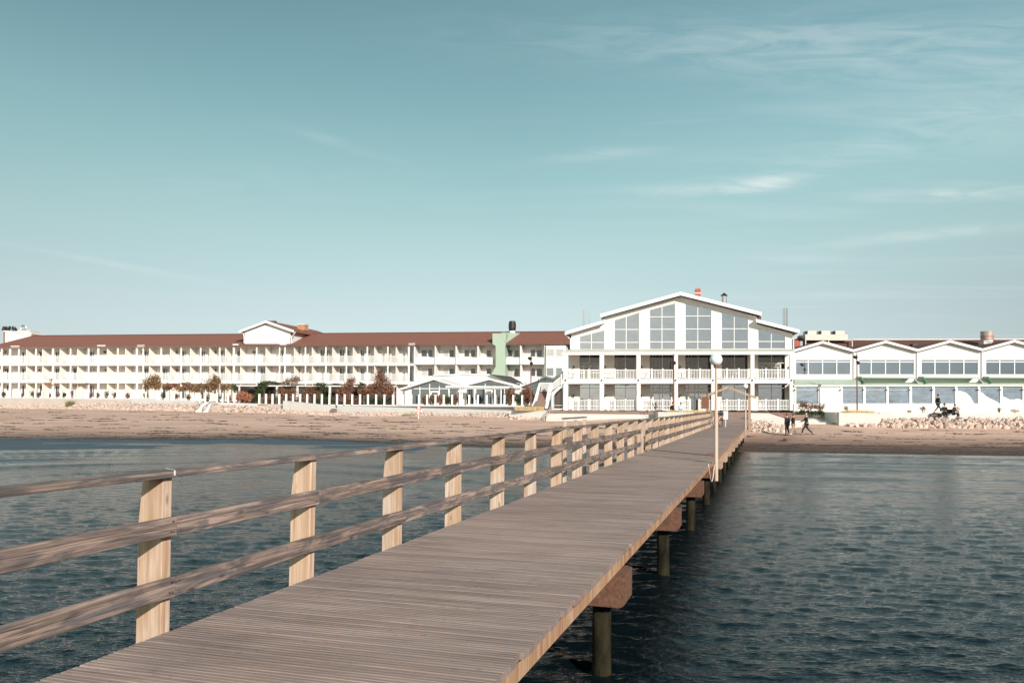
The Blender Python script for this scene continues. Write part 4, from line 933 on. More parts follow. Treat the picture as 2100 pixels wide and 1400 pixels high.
# building behind with the brown ridge, ducts and air handling units
K = Plane(100, .02)
kb = thing('rear_roof_building', K.pt(1900, 760, 0), 'brown ridged roof rising behind the row of gables, with a big round vent', 'building')
kk0, kk1 = K.pt(1748.6, 697.0, 4), K.pt(2300, 695.6, 4); ke0, ke1 = K.pt(1740, 722, -2), K.pt(2300, 721, -2)
roofpoly([ke0, ke1, kk1, kk0], 'roof', tile_dark, kb); MB().tube([kk0, kk1], .14, 6).build('ridge_tiles', conc, kb)
R_('wall', K, 1745, 722, 2300, 800, -1.2, 9, white, kb)
c0 = K.pt(2024.3, 696, .5); c1 = K.pt(2024.3, 679.5, .5); c0 = np.array([c1[0], c1[1], c0[2]])
vent_m = mat('streaked_vent_metal', (.45, .43, .40), .5, .3, noise=((1.1, 1.1, .8), .6, (.34, .15, .10)))
MB().tube([c0, c1], .72, 24).build('round_vent', vent_m, kb)
MB().tube([c0+(0, 0, .30), c0+(0, 0, .38)], .75, 24).build('vent_band', redm, kb); MB().tube([c0-(0, 0, .35), c0], .62, 24).build('vent_neck', conc, kb)
R_('vent_base', K, 2017.5, 699, 2034.5, 712, .0, 1.1, conc, kb)
R_('small_chimney', K, 1873, 710, 1883, 720, -2, -1.3, redm, kb); R_('small_chimney_pot', K, 1872, 705, 1882, 710.2, -2.05, -1.2, black, kb)
KU = Plane(96, .02)
ac = thing('air_handling_units', KU.pt(1695, 720, 0), 'long beige rooftop unit with three box fans on a dark open frame beside the hall', 'ventilation unit')
R_('casing', KU, 1651.5, 685.5, 1739, 696.2, 0, 2.5, equip, ac)
for (a, b_) in ((1656.5, 1674.5), (1684.7, 1703), (1713.5, 1732)): R_('fan_box', KU, a, 678, b_, 685.4, .3, 2, equip, ac); R_('duct_lip', KU, a-.8, 678.6, a-.05, 685.3, .3, 1.2, black, ac)
R_('recess_shade_board', KU, 1653, 697.8, 1748, 712, .6, .8, brown_and_shade, ac)  # dark board painted as shade in the open recess below the casing
for x in (1651.5, 1699, 1747): R_('frame_post', KU, x, 697, x+1.8, 716, 0, .12, equip, ac)
R_('frame_rail', KU, 1651, 696.3, 1749, 697.7, 0, .1, equip, ac)
mb = MB(); rect(mb, KU, 1630, 694.5, 1641.5, 718, .5, 3); mb.build('red_plant_room', redm, None, label='small red plant room half hidden between the hall and the rooftop unit', cat='shed')
mb = MB(); mb.tube([KU.pt(x, y, .3) for x, y in ((1636, 692), (1640, 691.2), (1646, 694), (1650, 697), (1650, 710))], .22, 8); mb.build('black_duct', black, None, label='bent black duct beside the small red plant room', cat='duct')

# ------------------------------------------------------------------ glass pavilion with three gables
Q = Plane(97, .19)
pv_ = thing('glass_pavilion', Q.pt(1000, 830, 2), 'low white garden pavilion with glazed gables in front of the hotel wing', 'building')
G_('rear_gable_wall', Q, [(880, 800), (880, 770.5), (950, 767.8), (1004, 769), (1060, 786), (1060, 800)], 5.2, 5.4, white, pv_)
for (p, q_) in (((888, 768.6), (950, 766.0)), ((950, 766.0), (1004.5, 766.8)), ((1004.5, 766.8), (1070, 784.4))):
    G_('rear_fascia', Q, [p, q_, (q_[0], q_[1]+2.2), (p[0], p[1]+2.2)], 5.0, 5.18, white2, pv_)
G_('rear_roof', Q, [(1004.5, 767), (1047, 771.5), (1070, 784), (1052, 785.5)], 4.6, 4.98, asphalt, pv_)
def lineseg(ps):
    def f(x):
        for (a, b_) in zip(ps[:-1], ps[1:]):
            if x <= b_[0]: return lineY(a, b_)(x)
        return lineY(ps[-2], ps[-1])(x)
    return f
gl_line = lineseg([(843, 796.5), (889, 779.5), (942, 794)])
gables = [((816.5, 797.2), (889, 775.0), (942.5, 790.5)), ((942.5, 790.5), (1002.5, 775.0), (1064.6, 790.6)), ((1064.6, 790.6), (1119, 770.6), (1146, 778.5))]
for (a, p, b_) in gables:
    for s_, e_ in ((a, p), (p, b_)):
        G_('gable_fascia', Q, [(s_[0]+.02, s_[1]), (e_[0]-.02, e_[1]), (e_[0]-.02, e_[1]+3.6), (s_[0]+.02, s_[1]+3.6)], -.7, -.55, white2, pv_)
        G_('gable_roof', Q, [(s_[0]+.02, s_[1]+.3), (e_[0]-.02, e_[1]+.3), (e_[0]-.02, e_[1]+3.2), (s_[0]+.02, s_[1]+3.2)], -.55, 5, white, pv_)
tA = lineseg([(816.5, 801), (889, 779.0), (942.5, 794.5)]); tB = lineseg([(942.5, 794.5), (1002.5, 779.0), (1064.6, 794.6)]); tC = lineseg([(1064.6, 794.6), (1119, 774.6), (1146, 782)])
for (a, b_, tf) in ((830, 843, tA), (937, 942.5, tA), (942.5, 956, tB), (1046, 1064.5, tB), (1064.6, 1070, tC), (1144, 1147, tC)):
    G_('corner_wall', Q, [(a, tf(a)), (b_, tf(b_)), (b_, 832), (a, 832)], 0, .3, white, pv_)
pglass = mat('pavilion_glass', (.10, .14, .175), .04, .85)
window(Q, [843, 861, 881, 901, 920, 937], 830, tA, (796.6,), .15, pv_, pglass, proud=.08, fw_=1.5)
window(Q, [956, 975.7, 995, 1015.3, 1034.6, 1046], 830, tB, (796.6,), .15, pv_, pglass, proud=.08, fw_=1.5)
window(Q, [1070, 1086, 1102, 1118, 1134, 1144], 830, tC, (797,), .15, pv_, pglass, proud=.08, fw_=1.5)
window(Q, [884, 899], 830, flat(801.5), (), .05, pv_, pglass, proud=.08, outer=2.6, name='door')
window(Q, [996.5, 1009], 830, flat(799), (806,), .05, pv_, pglass, proud=.08, outer=2.8, name='door')
MB().tube([Q.pt(x, y, -.6) for x, y in ((817, 800), (818, 803), (816, 808), (815.5, 829))], .08, 8).build('downpipe', white2, pv_)
MB().tube([Q.pt(x, y, -.6) for x, y in ((942.5, 795), (945, 800), (946, 829))], .06, 8).build('downpipe', white2, pv_)
# slatted white pergola before the pavilion
pg = thing('white_pergola', Q.pt(990, 829, -2), 'slim white pergola of slats and twisted posts in front of the middle glazed gable', 'pergola')
poly(MB(), Q, [(914, 790.5), (1068, 792.3), (1068, 794), (914, 792.2)], -2.2, -2.1).build('beam', white2, pg)
for k in range(38): x = 914+k*4.1; R_('slat', Q, x, 791.6+.011*(x-914)*.9, x+1.4, 795.5+.009*(x-914), -2.4, -1.2, white2, pg)
for (a, b_) in ((942, 944.5), (946.5, 948.5), (971.5, 974), (1013.5, 1016), (1026.5, 1028.5)): R_('post', Q, a, 794, b_, 829.5, -2.2, -2.05, white2, pg)
for x in (920, 1058): R_('post', Q, x, 794, x+1.6, 829.5, -2.2, -2.05, white2, pg)

# ------------------------------------------------------------------ external stair to the hall's upper veranda
J = Plane(86.6, .17)
st = thing('garden_stair', J.pt(1115, 838, 1), 'white-sided outdoor stair with brown steps climbing from the terrace to the upper veranda', 'stair')
for k in range(11):
    t0 = k/11; y0_ = lerp(836.5, 804, t0); xl = lerp(1096.5, 1102.5, t0); xr = lerp(1117, 1123.5, t0); d = -1.5+2.6*t0
    R_('step', J, xl, y0_-3.0, xr, y0_, d, d+.26, brownwood, st)
G_('stringer', J, [(1091, 833), (1093.5, 838), (1097.5, 838), (1108.5, 789), (1108.5, 784), (1105, 786)], -.4, -.2, white2, st)
G_('stringer', J, [(1115.5, 835), (1120, 838), (1123, 837), (1133, 792), (1131, 784), (1127, 786)], -.4, -.2, white2, st)
balustrade(J, 1108, 1131, 784.5, 802, .9, st, step=2.4)
R_('landing', J, 1104, 801.5, 1134, 804, .8, 2.4, brownwood, st)
bt = lineY((1131, 786.5), (1152.5, 769.5)); bb_ = lineY((1131, 802), (1152.5, 785.5))
balustrade(J, 1131.5, 1152, bt, bb_, .5, st, step=2.0)
G_('upper_stringer', J, [(1127, 812), (1133, 803.5), (1152.8, 786), (1152.8, 793), (1140, 804.5), (1128, 820)], .6, .8, white2, st)
R_('newel_post', J, 1150, 767, 1152.5, 790, .4, .6, white2, st)
R_('side_wall', J, 1131, 806, 1133.5, 839.5, .4, 1.8, white2, st); R_('undercroft', J, 1133.6, 797, 1152.5, 838, 1.8, 2.0, glass_dark, st)
R_('sill', J, 1133, 837.4, 1152.5, 839.5, .4, .6, white2, st); R_('rail_bar', J, 1133.6, 830.5, 1152.5, 831.3, .5, .6, white2, st)

# ------------------------------------------------------------------ terraces, sea walls, steps
def terr(name, pts, thick=2.5, m=None):
    """flat-topped block of land from picture points with depths: (px, py, Y)"""
    top = []
    for (x, y, Y) in pts:
        r = ray(x, y); top.append(CAM+r*(Y/r[1]))
    MB().poly_prism(top, (0, 0, -thick)).build(name, m or conc, None, kind='structure')
pave = mat('terrace_paving', (.50, .45, .40), .9, noise=((.8, .8, .8), .5, (.40, .35, .31)))
def xyz(x, Y, z): return np.array([(x-1050)/F*Y, Y, z])
def block(name, pts, m, kind='structure'):
    """pts = (column, distance, height) ; solid down to -1"""
    top = [xyz(*p) for p in pts]; b = [np.array([p[0], p[1], -1.]) for p in top]; n = len(top)
    me = MB(); me.v = [tuple(p) for p in top+b]; me.f = [tuple(range(n)), tuple(range(2*n-1, n-1, -1))]+[(i, n+i, n+(i+1) % n, (i+1) % n) for i in range(n)]
    return me.build(name, m, None, kind=kind)
def zat(x, y, Y): r = ray(x, y); return (CAM+r*(Y/r[1]))[2]
# left sea wall: three stretches stepping down towards the hall
def seawall(x0, x1, ytl, ytr, ybl, Y0_, Y1_, label, m=greywall, th=.45):
    a, b_ = xyz(x0, Y0_, zat(x0, ytl, Y0_)), xyz(x1, Y1_, zat(x1, ytr, Y1_))
    d = b_-a; n = np.array([-d[1], d[0], 0]); n /= np.linalg.norm(n); n = n if n[1] > 0 else -n
    zb = min(a[2], b_[2])-1.9
    o = MB().poly_prism([np.array([a[0], a[1], zb]), np.array([b_[0], b_[1], zb]), b_, a], n*th).build('sea_wall', m, None, label=label, cat='wall')
    return a, b_
w1 = seawall(-60, 315, 814.4, 817.0, 823, 118, 105, 'pale sea wall stretch above the rocks at the far left end')
w2 = seawall(315.3, 398, 819.2, 821.2, 826, 105, 102.5, 'pale sea wall stretch between the stepped joint and the beach stair')
w3 = seawall(437, 582, 824.5, 829, 832, 101, 98, 'pale sea wall stretch between the beach stair and the tall cream slab')
w4 = seawall(692, 1046, 831.8, 841.2, 846, 94, 85, 'pale sea wall stretch from the slatted bench to the grassy planter')
cg = seawall(581, 680.5, 821.4, 831.6, 843, 96.5, 93.8, 'tall cream wall slab with a sloping top standing proud of the sea wall', conc, .8)
seawall(1350-305, 1121, 841.6, 842.6, 856, 83.2, 82, 'low concrete wall of the planter with dry yellow grass', greywall, .5)
# ground behind the walls
block('left_terrace', [(-300, 121, zat(0, 815.5, 118)), (315, 105.4, zat(315, 820, 105)), (440, 101.5, zat(440, 825.5, 101)), (690, 95, zat(690, 832.5, 94)), (1040, 85.6, zat(1040, 838, 85)), (1150, 84.2, zat(1140, 841, 84)), (1150, 180, 2.6), (-300, 230, 3.6)], pave)
zh = zat(1390, 843.5, 84)
block('hall_terrace', [(1121, 83.8, zh), (1652, 81.2, zh), (1652, 112, zh), (1121, 112, zh)], brownwood)
zr2 = zat(1900, 846.3, 79.5)
block('right_terrace', [(1652, 82.4, zr2), (1722, 79.6, zr2), (2600, 78.6, zr2), (2600, 150, zr2), (1652, 150, zr2)], pave)
block('far_land', [(-2600, 200, 1.8), (4200, 200, 1.8), (4200, 2400, 1.8), (-2600, 2400, 1.8)], pave)
# upper retaining step in front of the glazed veranda + small bench edges on the wall top
MB().poly_prism([xyz(437+4, 100.7, zat(441, 827.4, 100.7)), xyz(461, 100.7, zat(461, 828, 100.7)), xyz(461, 100.7, zat(461, 829.4, 100.7)), xyz(441, 100.7, zat(441, 828.8, 100.7))], (0, .5, 0)).build('bench', brownwood, None, label='low dark bench on the sea wall just right of the beach stair', cat='bench')
MB().poly_prism([xyz(530, 99.0, zat(530, 829.0, 99)), xyz(556, 98.4, zat(556, 829.4, 98.4)), xyz(556, 98.4, zat(556, 830.6, 98.4)), xyz(530, 99, zat(530, 830.2, 99))], (0, .5, 0)).build('bench', brownwood, None, label='low dark bench on the sea wall in front of the orange shrub', cat='bench')
bn = thing('slatted_bench', xyz(686, 93, zat(686, 843, 93)), 'brown slatted bench at the right end of the tall cream slab', 'bench')
for y in (836.6, 839.2, 841.6): MB().poly_prism([xyz(679.5, 93, zat(679.5, y, 93)), xyz(692, 93, zat(692, y+.2, 93)), xyz(692, 93, zat(692, y+1.6, 93)), xyz(679.5, 93, zat(679.5, y+1.4, 93))], (0, .08, 0)).build('slat', brownwood, bn)
MB().poly_prism([xyz(680, 93.2, zat(680, 836, 93.2)), xyz(691.5, 93.2, zat(691.5, 836, 93.2)), xyz(691.5, 93.2, zat(691.5, 843.5, 93.2)), xyz(680, 93.2, zat(680, 843.5, 93.2))], (0, .2, 0)).build('back_board', white2, bn)
# wide concrete steps left of the pier
sp_ = thing('beach_steps', xyz(1240, 80, 1.0), 'wide shallow concrete steps from the hall terrace down to the sand left of the pier', 'steps')
zs_top = zat(1230, 846.5, 82.5); zs_bot = zat(1230, 865, 78.2)
nst = 7
for k in range(nst):
    z = lerp(zs_top, zs_bot+.15, k/(nst-1)); Y = lerp(83.2, 79.0, k/(nst-1))
    a = 1121 if k < 99 else 1121
    MB().poly_prism([xyz(1121, Y, .3-.001*k), xyz(1372, Y-.5, .3-.001*k), xyz(1372, Y-.5, z), xyz(1121, Y, z)], (0, .9, 0)).build('step', conc if k else brownwood, sp_)
MB().poly_prism([xyz(1350, 78.6, .3), xyz(1424, 77.8, .3), xyz(1424, 77.8, zat(1424, 845.4, 77.8)), xyz(1350, 78.6, zat(1350, 844.4, 78.6))], (0, 3.0, 0)).build('cream_wall', conc, None, label='cream concrete block wall between the wide beach steps and the pier railing', cat='wall')
for (x, tiltx) in ((1117, 14),):
    hr = thing('stair_handrail', xyz(1118, 80, zat(1118, 863, 79)), 'pale metal handrail leaning down beside the left end of the wide steps', 'handrail')
    for dx in (0, 4):
        MB().tube([xyz(1116+dx, 79, zat(1116, 863, 79)), xyz(1117+dx, 79.2, zat(1117, 856, 79.2)), xyz(1129+dx, 83, zat(1129, 835, 83)), xyz(1129+dx, 83, zat(1129, 843, 83))], .035, 8).build('rail', polepaint, hr)
for x in (1338, 1345):
    MB().tube([xyz(x, 81.5, zh), xyz(x, 81.5, zh+.9), xyz(x+5, 79.5, zh+.3), xyz(x+5, 79.5, zh-.7)], .03, 8).build('handrail', black if x == 1338 else rust, None, label=('left' if x == 1338 else 'right')+' thin handrail at the head of the beach steps beside the cream block wall', cat='handrail')
# right of the pier: retaining wall, ramp wall, steps, planter, sea wall
def facewall(name, pts, th, m, label, cat='wall'):
    """pts = (px, py, Y) outline of the visible face"""
    v = [xyz(x, Y, zat(x, y, Y)) for (x, y, Y) in pts]
    return MB().poly_prism(v, (0, th, 0)).build(name, m, None, label=label, cat=cat)
facewall('ramp_wall', [(1536, 846.6, 77), (1577, 847.2, 77), (1611, 858, 76.5), (1645, 869, 76.2), (1645, 885, 76.2), (1536, 885, 77)], .5, conc, 'cream wall with a sloping top right of the pier gate, above heaped rocks')
rs = thing('ramp_steps', xyz(1680, 80, 1.2), 'shallow pale steps between the sloping cream wall and the concrete planter', 'steps')
for k in range(5):
    y = lerp(852.5, 865.5, k/4); Y = lerp(82.2, 78.6, k/4)
    facew = [xyz(1612, Y, .5), xyz(1716, Y-.25, .5), xyz(1716, Y-.25, zat(1716, y, Y)), xyz(1612, Y, zat(1612, y, Y))]
    MB().poly_prism(facew, (0, 1.0, 0)).build('step', conc, rs)
facewall('raised_bed_wall', [(1578, 849.6, 80.6), (1652, 850.2, 80.2), (1652, 862, 80.2), (1578, 862, 80.6)], .4, brownwood, 'low brown timber edge of the terrace right of the gate frame')
hr = thing('ramp_handrail', xyz(1590, 76.5, 1.5), 'pair of thin brown handrails sloping down along the cream ramp wall', 'handrail')
for (a, b_, Y) in (((1572, 843), (1613, 858.5), 77.2), ((1595, 844), (1622, 853.5), 79)):
    p0, p1 = xyz(a[0], Y+.3, zat(*a, Y+.3)), xyz(b_[0], Y-.3, zat(*b_, Y-.3)); MB().tube([p0, p1], .03, 8).build('rail', rust, hr)
    for t_ in (.02, .5, .98): q_ = p0*(1-t_)+p1*t_; MB().tube([q_, q_-(0, 0, .75)], .025, 6).build('post', rust, hr)
pb = facewall('concrete_planter', [(1720.7, 846.2, 77), (1804.4, 846.8, 77), (1804.4, 872, 77), (1720.7, 872, 77)], 3.4, conc, 'long rectangular concrete planter box topped with dry grass, left of the rock bank', 'planter')
facewall('planter_end', [(1712, 846.5, 77.6), (1720.5, 846.6, 77.3), (1720.5, 868.5, 77.3), (1712, 866, 77.6)], 2.5, greywall, 'short dark end wall between the pale steps and the concrete planter')
facewall('sea_wall', [(1804.6, 845.6, 77.9), (2300, 846.5, 77.4), (2300, 866, 77.4), (1804.6, 866, 77.9)], .5, greywall, 'long pale sea wall behind the rock bank at the right edge')
cr = thing('dark_crate', xyz(1921, 77.6, zat(1921, 854, 77.6)), 'dark open slatted crate set in the sea wall below the walking person', 'crate')
mb = MB()
for y in (848.0, 851.6, 854.4): mb.poly_prism([xyz(1910, 77.4, zat(1910, y, 77.4)), xyz(1931, 77.4, zat(1931, y, 77.4)), xyz(1931, 77.4, zat(1931, y+1.0, 77.4)), xyz(1910, 77.4, zat(1910, y+1.0, 77.4))], (0, .1, 0))
mb.build('slats', asphalt, cr)
MB().poly_prism([xyz(1909.6, 77.5, zat(1910, 847.6, 77.5)), xyz(1931.4, 77.5, zat(1931, 847.6, 77.5)), xyz(1931.4, 77.5, zat(1931, 855.6, 77.5)), xyz(1909.6, 77.5, zat(1910, 855.6, 77.5))], (0, .35, 0)).build('box', brownwood, cr)
# beach stair with handrails on the left
bs = thing('beach_stair', xyz(415, 99, zat(415, 841, 98)), 'steep pale stair with two thin handrails through the rocks on the left', 'stair')
for k in range(8):
    t_ = k/7; x0_ = lerp(410, 402, t_); Y = lerp(101, 97.6, t_)
    y = lerp(823.5, 841.5, t_); MB().poly_prism([xyz(x0_, Y, zat(415, y+4, Y)), xyz(x0_+26, Y, zat(415, y+4, Y)), xyz(x0_+26, Y, zat(415, y, Y)), xyz(x0_, Y, zat(415, y, Y))], (0, .5, 0)).build('step', greywall, bs)
for (xa, xb) in ((419, 401), (434, 417)):
    p0, p1 = xyz(xa, 101, zat(xa, 823, 101)), xyz(xb, 97.4, zat(xb, 834 if xa == 419 else 835.5, 97.4))
    for dz in (0, -.35): MB().tube([p0+(0, 0, dz), p1+(0, 0, dz)], .035, 6).build('rail', rust, bs)
    for t_ in (0, .5, 1): q_ = p0*(1-t_)+p1*t_; MB().tube([q_+(0, 0, .02), q_-(0, 0, 1.0)], .035, 6).build('post', rust, bs)

# terrace fence: stout white posts standing on the sea wall
tf = thing('windbreak_fence', xyz(600, 98, 3), 'long row of stout white posts along the sea wall from far left to the stair', 'fence')
x_l = [2, 15.5, 28, 42.5, 59.5, 73, 88, 99.5, 113, 127, 140, 154, 168, 182, 197, 212.5, 227, 241.5, 256, 270, 284.5, 300, 314, 328.5, 343, 358, 372, 397, 410, 422, 433.5, 446, 457.5, 469, 482]
x_r = [532.8, 546.3, 559.8, 573.7, 587.7, 601.8, 616.4, 630.8, 645.8, 660.8, 676.4, 691.8, 707.5, 723.1, 739, 755.3, 772, 789, 806.5, 826.8, 844.3, 860, 876.5, 893.6, 910.5, 927.8, 944.8, 962.8, 980.6, 998.5, 1016.4, 1035, 1053, 1071.2]
wallY = lambda x: np.interp(x, [-60, 315, 582, 692, 1046, 1121], [118, 105, 98, 94, 85, 82])+.35
def whitepost(x, yt, yb, w):
    Y = float(wallY(x)); zt, zb = zat(x, yt, Y), zat(x, yb, Y); hw = w/F*Y/2; c_ = xyz(x, Y, 0)
    m_ = MB(); m_.box((c_[0], c_[1], (zt+zb)/2), hw, hw, (zt-zb)/2); 
    m_.box((c_[0], c_[1], zt+.02), hw*1.15, hw*1.15, .03); m_.build('post', white2, tf)
for x in x_l: whitepost(x, np.interp(x, [0, 280, 482], [800.5, 803, 806.5]), np.interp(x, [0, 315, 482], [815.5, 819.5, 826.5]), 3.0)
for x in x_r: whitepost(x, np.interp(x, [533, 1071], [808.3, 810.8]), np.interp(x, [533, 1071], [828.5, 832.5]), 3.5)
for x in (-12, -26): whitepost(x, 800.3, 815, 3.0)
gx = [533, 1071]
clear = bpy.data.materials.new('clear_screen'); clear.use_nodes = True; tt = clear.node_tree; pb_ = tt.nodes['Principled BSDF']; pb_.inputs['Base Color'].default_value = (.85, .9, .9, 1); pb_.inputs['Transmission Weight'].default_value = 1; pb_.inputs['Roughness'].default_value = .02; pb_.inputs['IOR'].default_value = 1.05; pb_.inputs['Alpha'].default_value = .12
low = MB()
Ys = [float(wallY(x)) for x in gx]
low.poly_prism([xyz(528, wallY(528), zat(528, 828.2, wallY(528))), xyz(1076, wallY(1076), zat(1076, 831.6, wallY(1076))), xyz(1076, wallY(1076), zat(1076, 833.8, wallY(1076))), xyz(528, wallY(528), zat(528, 830.4, wallY(528)))], (0, .25, 0)); low.build('base_curb', white2, tf)

# ------------------------------------------------------------------ pergola with creepers, shrubs
PG = Plane(110, .20)
pe_ = thing('creeper_pergola', PG.pt(650, 825, 0), 'long low pergola roofed with creepers, dark beneath, in front of the hotel wing', 'pergola')
poly(MB(), PG, [(484, 789.5), (812, 790.8), (812, 793.2), (484, 791.7)], 0, .2).build('front_beam', white2, pe_)
G_('roof_deck', PG, [(486, 789.0), (812, 790.4), (812, 791.2), (486, 789.8)], .21, 5.5, asphalt, pe_)
for (a, b_) in ((489, 490.6), (565.5, 569), (606.5, 611), (674, 677.5), (745, 748), (806, 808)): R_('post', PG, a, 792, b_, 830, 0, .25, white2, pe_)
G_('rear_shade_sheet', PG, [(486, 790), (812, 791), (812, 831), (486, 829)], 5.3, 5.5, glass_dark, pe_)  # dark sheet standing in for the shade under the pergola
def leafmat(name, c1, c2, tr=.25):
    m = bpy.data.materials.new(name); m.use_nodes = True; t = m.node_tree; b = t.nodes['Principled BSDF']; b.inputs['Roughness'].default_value = .7; b.inputs['Specular IOR Level'].default_value = .25
    g = t.nodes.new('ShaderNodeNewGeometry'); mx = t.nodes.new('ShaderNodeMix'); mx.data_type = 'RGBA'; t.links.new(g.outputs['Random Per Island'], mx.inputs[0]); mx.inputs[6].default_value = (*c1, 1); mx.inputs[7].default_value = (*c2, 1)
    t.links.new(mx.outputs[2], b.inputs['Base Color']); return m
lf_red = leafmat('rusty_leaves', (.13, .065, .04), (.31, .145, .085)); lf_ol = leafmat('olive_brown_leaves', (.12, .075, .03), (.33, .19, .09)); lf_gr = leafmat('dark_green_leaves', (.022, .04, .018), (.06, .085, .03))
lf_or = leafmat('orange_leaves', (.30, .11, .06), (.50, .22, .13)); lf_dry = leafmat('dry_grass', (.42, .30, .14), (.62, .48, .26)); lf_tw = mat('twigs', (.16, .10, .075), .9)
lf_mix = leafmat('mixed_autumn_leaves', (.05, .055, .025), (.28, .12, .075))
def shrub(name, pl, blobs, d, lm, label, n=900, size=.11, cat='shrub', stems=True, seed=0, group=None, flatness=.5, twig=0):
    """blobs: (px, py, rx, ry) in picture units; leaves scattered in ellipsoids, denser at the shell; stems reach the ground"""
    r = np.random.default_rng(seed+int(blobs[0][0])); vs_, fs = [], []
    tot = sum(b[2]*b[3] for b in blobs)
    base = pl.pt(blobs[0][0], max(b[1]+b[3] for b in blobs)+2, d); t_ = thing(name, base, label, cat, group)
    for (x, y, rx, ry) in blobs:
        c_ = pl.pt(x, y, d); sc = c_[1]/F; k = max(20, int(n*rx*ry/tot))
        v = r.normal(size=(k, 3)); v /= np.linalg.norm(v, axis=1)[:, None]; rr_ = r.random(k)**.42*(1+.22*np.sin(5*v[:, 0]+3*v[:, 2]+x)+.12*r.normal(size=k))
        p = c_+v*rr_[:, None]*np.array([rx*sc, min(rx*sc, 1.3)*.8, ry*sc])
        for q_ in p:
            a = r.normal(size=3); a /= np.linalg.norm(a); b_ = np.cross(a, r.normal(size=3)); b_ /= np.linalg.norm(b_); s_ = size*r.uniform(.5, 1.35)
            i0 = len(vs_); vs_ += [q_-a*s_, q_-b_*s_*flatness, q_+a*s_, q_+b_*s_*flatness]; fs.append((i0, i0+1, i0+2, i0+3))
    m_ = MB(); m_.v = [tuple(x) for x in vs_]; m_.f = fs; me = bpy.data.meshes.new('foliage'); me.from_pydata(m_.v, [], m_.f); me.materials.append(lm)
    link('foliage', me, t_)
    m_ = MB()
    for (x, y, rx, ry) in blobs:
        c_ = pl.pt(x, y, d)
        for k in range(3 if stems else 0):
            g_ = pl.pt(x+r.uniform(-.4, .4)*rx, y, d); zb = base[2]; m_.tube([(g_[0], g_[1], zb), (g_[0]+r.uniform(-.1, .1), g_[1], (zb+c_[2])/2), c_+r.normal(size=3)*.2], [.05, .035, .015], 5)
        for k in range(twig):
            a = c_+np.array([r.uniform(-.7, .7)*rx*c_[1]/F, 0, 0]); m_.tube([a, a+np.array([r.uniform(-.5, .5), r.uniform(-.3, .3), r.uniform(.6, 1.5)*ry*c_[1]/F*1.1])], [.025, .008], 4)
    if m_.v: m_.build('stems', lf_tw, t_)
    return t_
SB = Plane(107, .20)
shrub('bush', SB, [(313, 783, 17, 13), (320, 777, 12, 9), (303, 789, 12, 9), (325, 790, 8, 8)], 0, lf_ol, 'round olive-brown bush in front of the balconies, the leftmost large one', 1500, .12, stems=True, twig=10)
shrub('creeper', SB, [(352, 791, 18, 6), (345, 796, 10, 5), (360, 788, 8, 4)], 1, lf_red, 'flat reddish creeper hanging from the balcony edge right of the round olive bush', 700, .11, 'creeper', stems=False)
shrub('creeper', SB, [(389, 793, 13, 8), (397, 797, 11, 7), (381, 787, 12, 4)], .6, lf_red, 'drooping rust-brown creeper left of the tallest brown bush', 900, .11, 'creeper', stems=False)
shrub('bush', SB, [(437, 787, 17, 13), (446, 780, 9, 8), (428, 795, 16, 10), (463, 794, 16, 8), (441, 773, 5, 6)], 0, lf_ol, 'tall brown-leaved bush with a pointed top above the beach stair', 1900, .12, twig=10)
shrub('creeper', SB, [(372, 797, 14, 6), (404, 800, 12, 6), (412, 790, 9, 5)], .3, lf_ol, 'brown creeper mass joining the hanging creepers and the tall pointed bush', 1000, .11, 'creeper')
shrub('creeper', SB, [(97, 787, 8, 4), (112, 790, 9, 3), (104, 780, 4, 5)], 1, lf_or, 'thin orange creeper trailing from the balcony edge near the far left end', 170, .09, 'creeper', stems=False, twig=10)
shrub('creeper', SB, [(160, 790, 12, 4), (183, 788, 10, 3)], 1, lf_red, 'thin red creeper trailing from the balcony edge left of the round olive bush', 230, .09, 'creeper', stems=False, twig=8)
GS = Plane(112, .20)
GPL = ('at the very left edge', 'second from the left edge', 'third from the left edge', 'fourth from the left edge', 'left below the orange trailing creeper', 'right below the orange trailing creeper', 'a little right of the orange trailing creeper', 'left below the thin red creeper', 'right below the thin red creeper', 'just past the thin red creeper', 'midway between red creeper and olive bush', 'next one towards the olive bush', 'nearest left of the olive bush', 'below the round olive bush', 'right below the round olive bush', 'below the flat reddish creeper', 'below the drooping rust-brown creeper', 'below the tall pointed bush', 'at the head of the beach stair', 'just left of the orange-pink shrub')
for i, (x, y, w, h_, lm) in enumerate(((8, 808, 5, 5, 0), (44, 810, 5, 4, 1), (67, 807, 5, 7, 0), (79, 809, 4, 5, 2), (101, 810, 4, 5, 2), (117, 809, 6, 5, 1), (131, 809, 5, 5, 0), (149, 806, 5, 8, 1), (186, 810, 5, 5, 1), (200, 810, 5, 5, 2), (219, 808, 6, 8, 0), (236, 809, 6, 7, 0), (262, 811, 6, 5, 1), (299, 811, 5, 6, 2), (334, 811, 7, 8, 0), (362, 812, 6, 6, 2), (386, 814, 5, 6, 2), (450, 815, 9, 9, 0), (425, 815, 7, 8, 1), (470, 817, 6, 7, 2))):
    shrub('garden_plant', GS, [(x, y, w, h_)], 0, (lf_gr, lf_red, lf_mix)[lm], ('dark green', 'rust-red', 'brown and green')[lm]+' garden plant behind the white posts '+GPL[i], 220, .10, 'plant')
shrub('orange_shrub', SB, [(497, 812, 13, 11), (510, 815, 9, 9), (488, 815, 7, 8)], -2, lf_or, 'low orange-pink shrub at the left end of the pergola', 1500, .09)
shrub('ivy', SB, [(483, 796, 6, 8), (479, 790, 4, 5)], 0, lf_gr, 'small dark green ivy on the left end post of the pergola', 350, .1, 'climber')
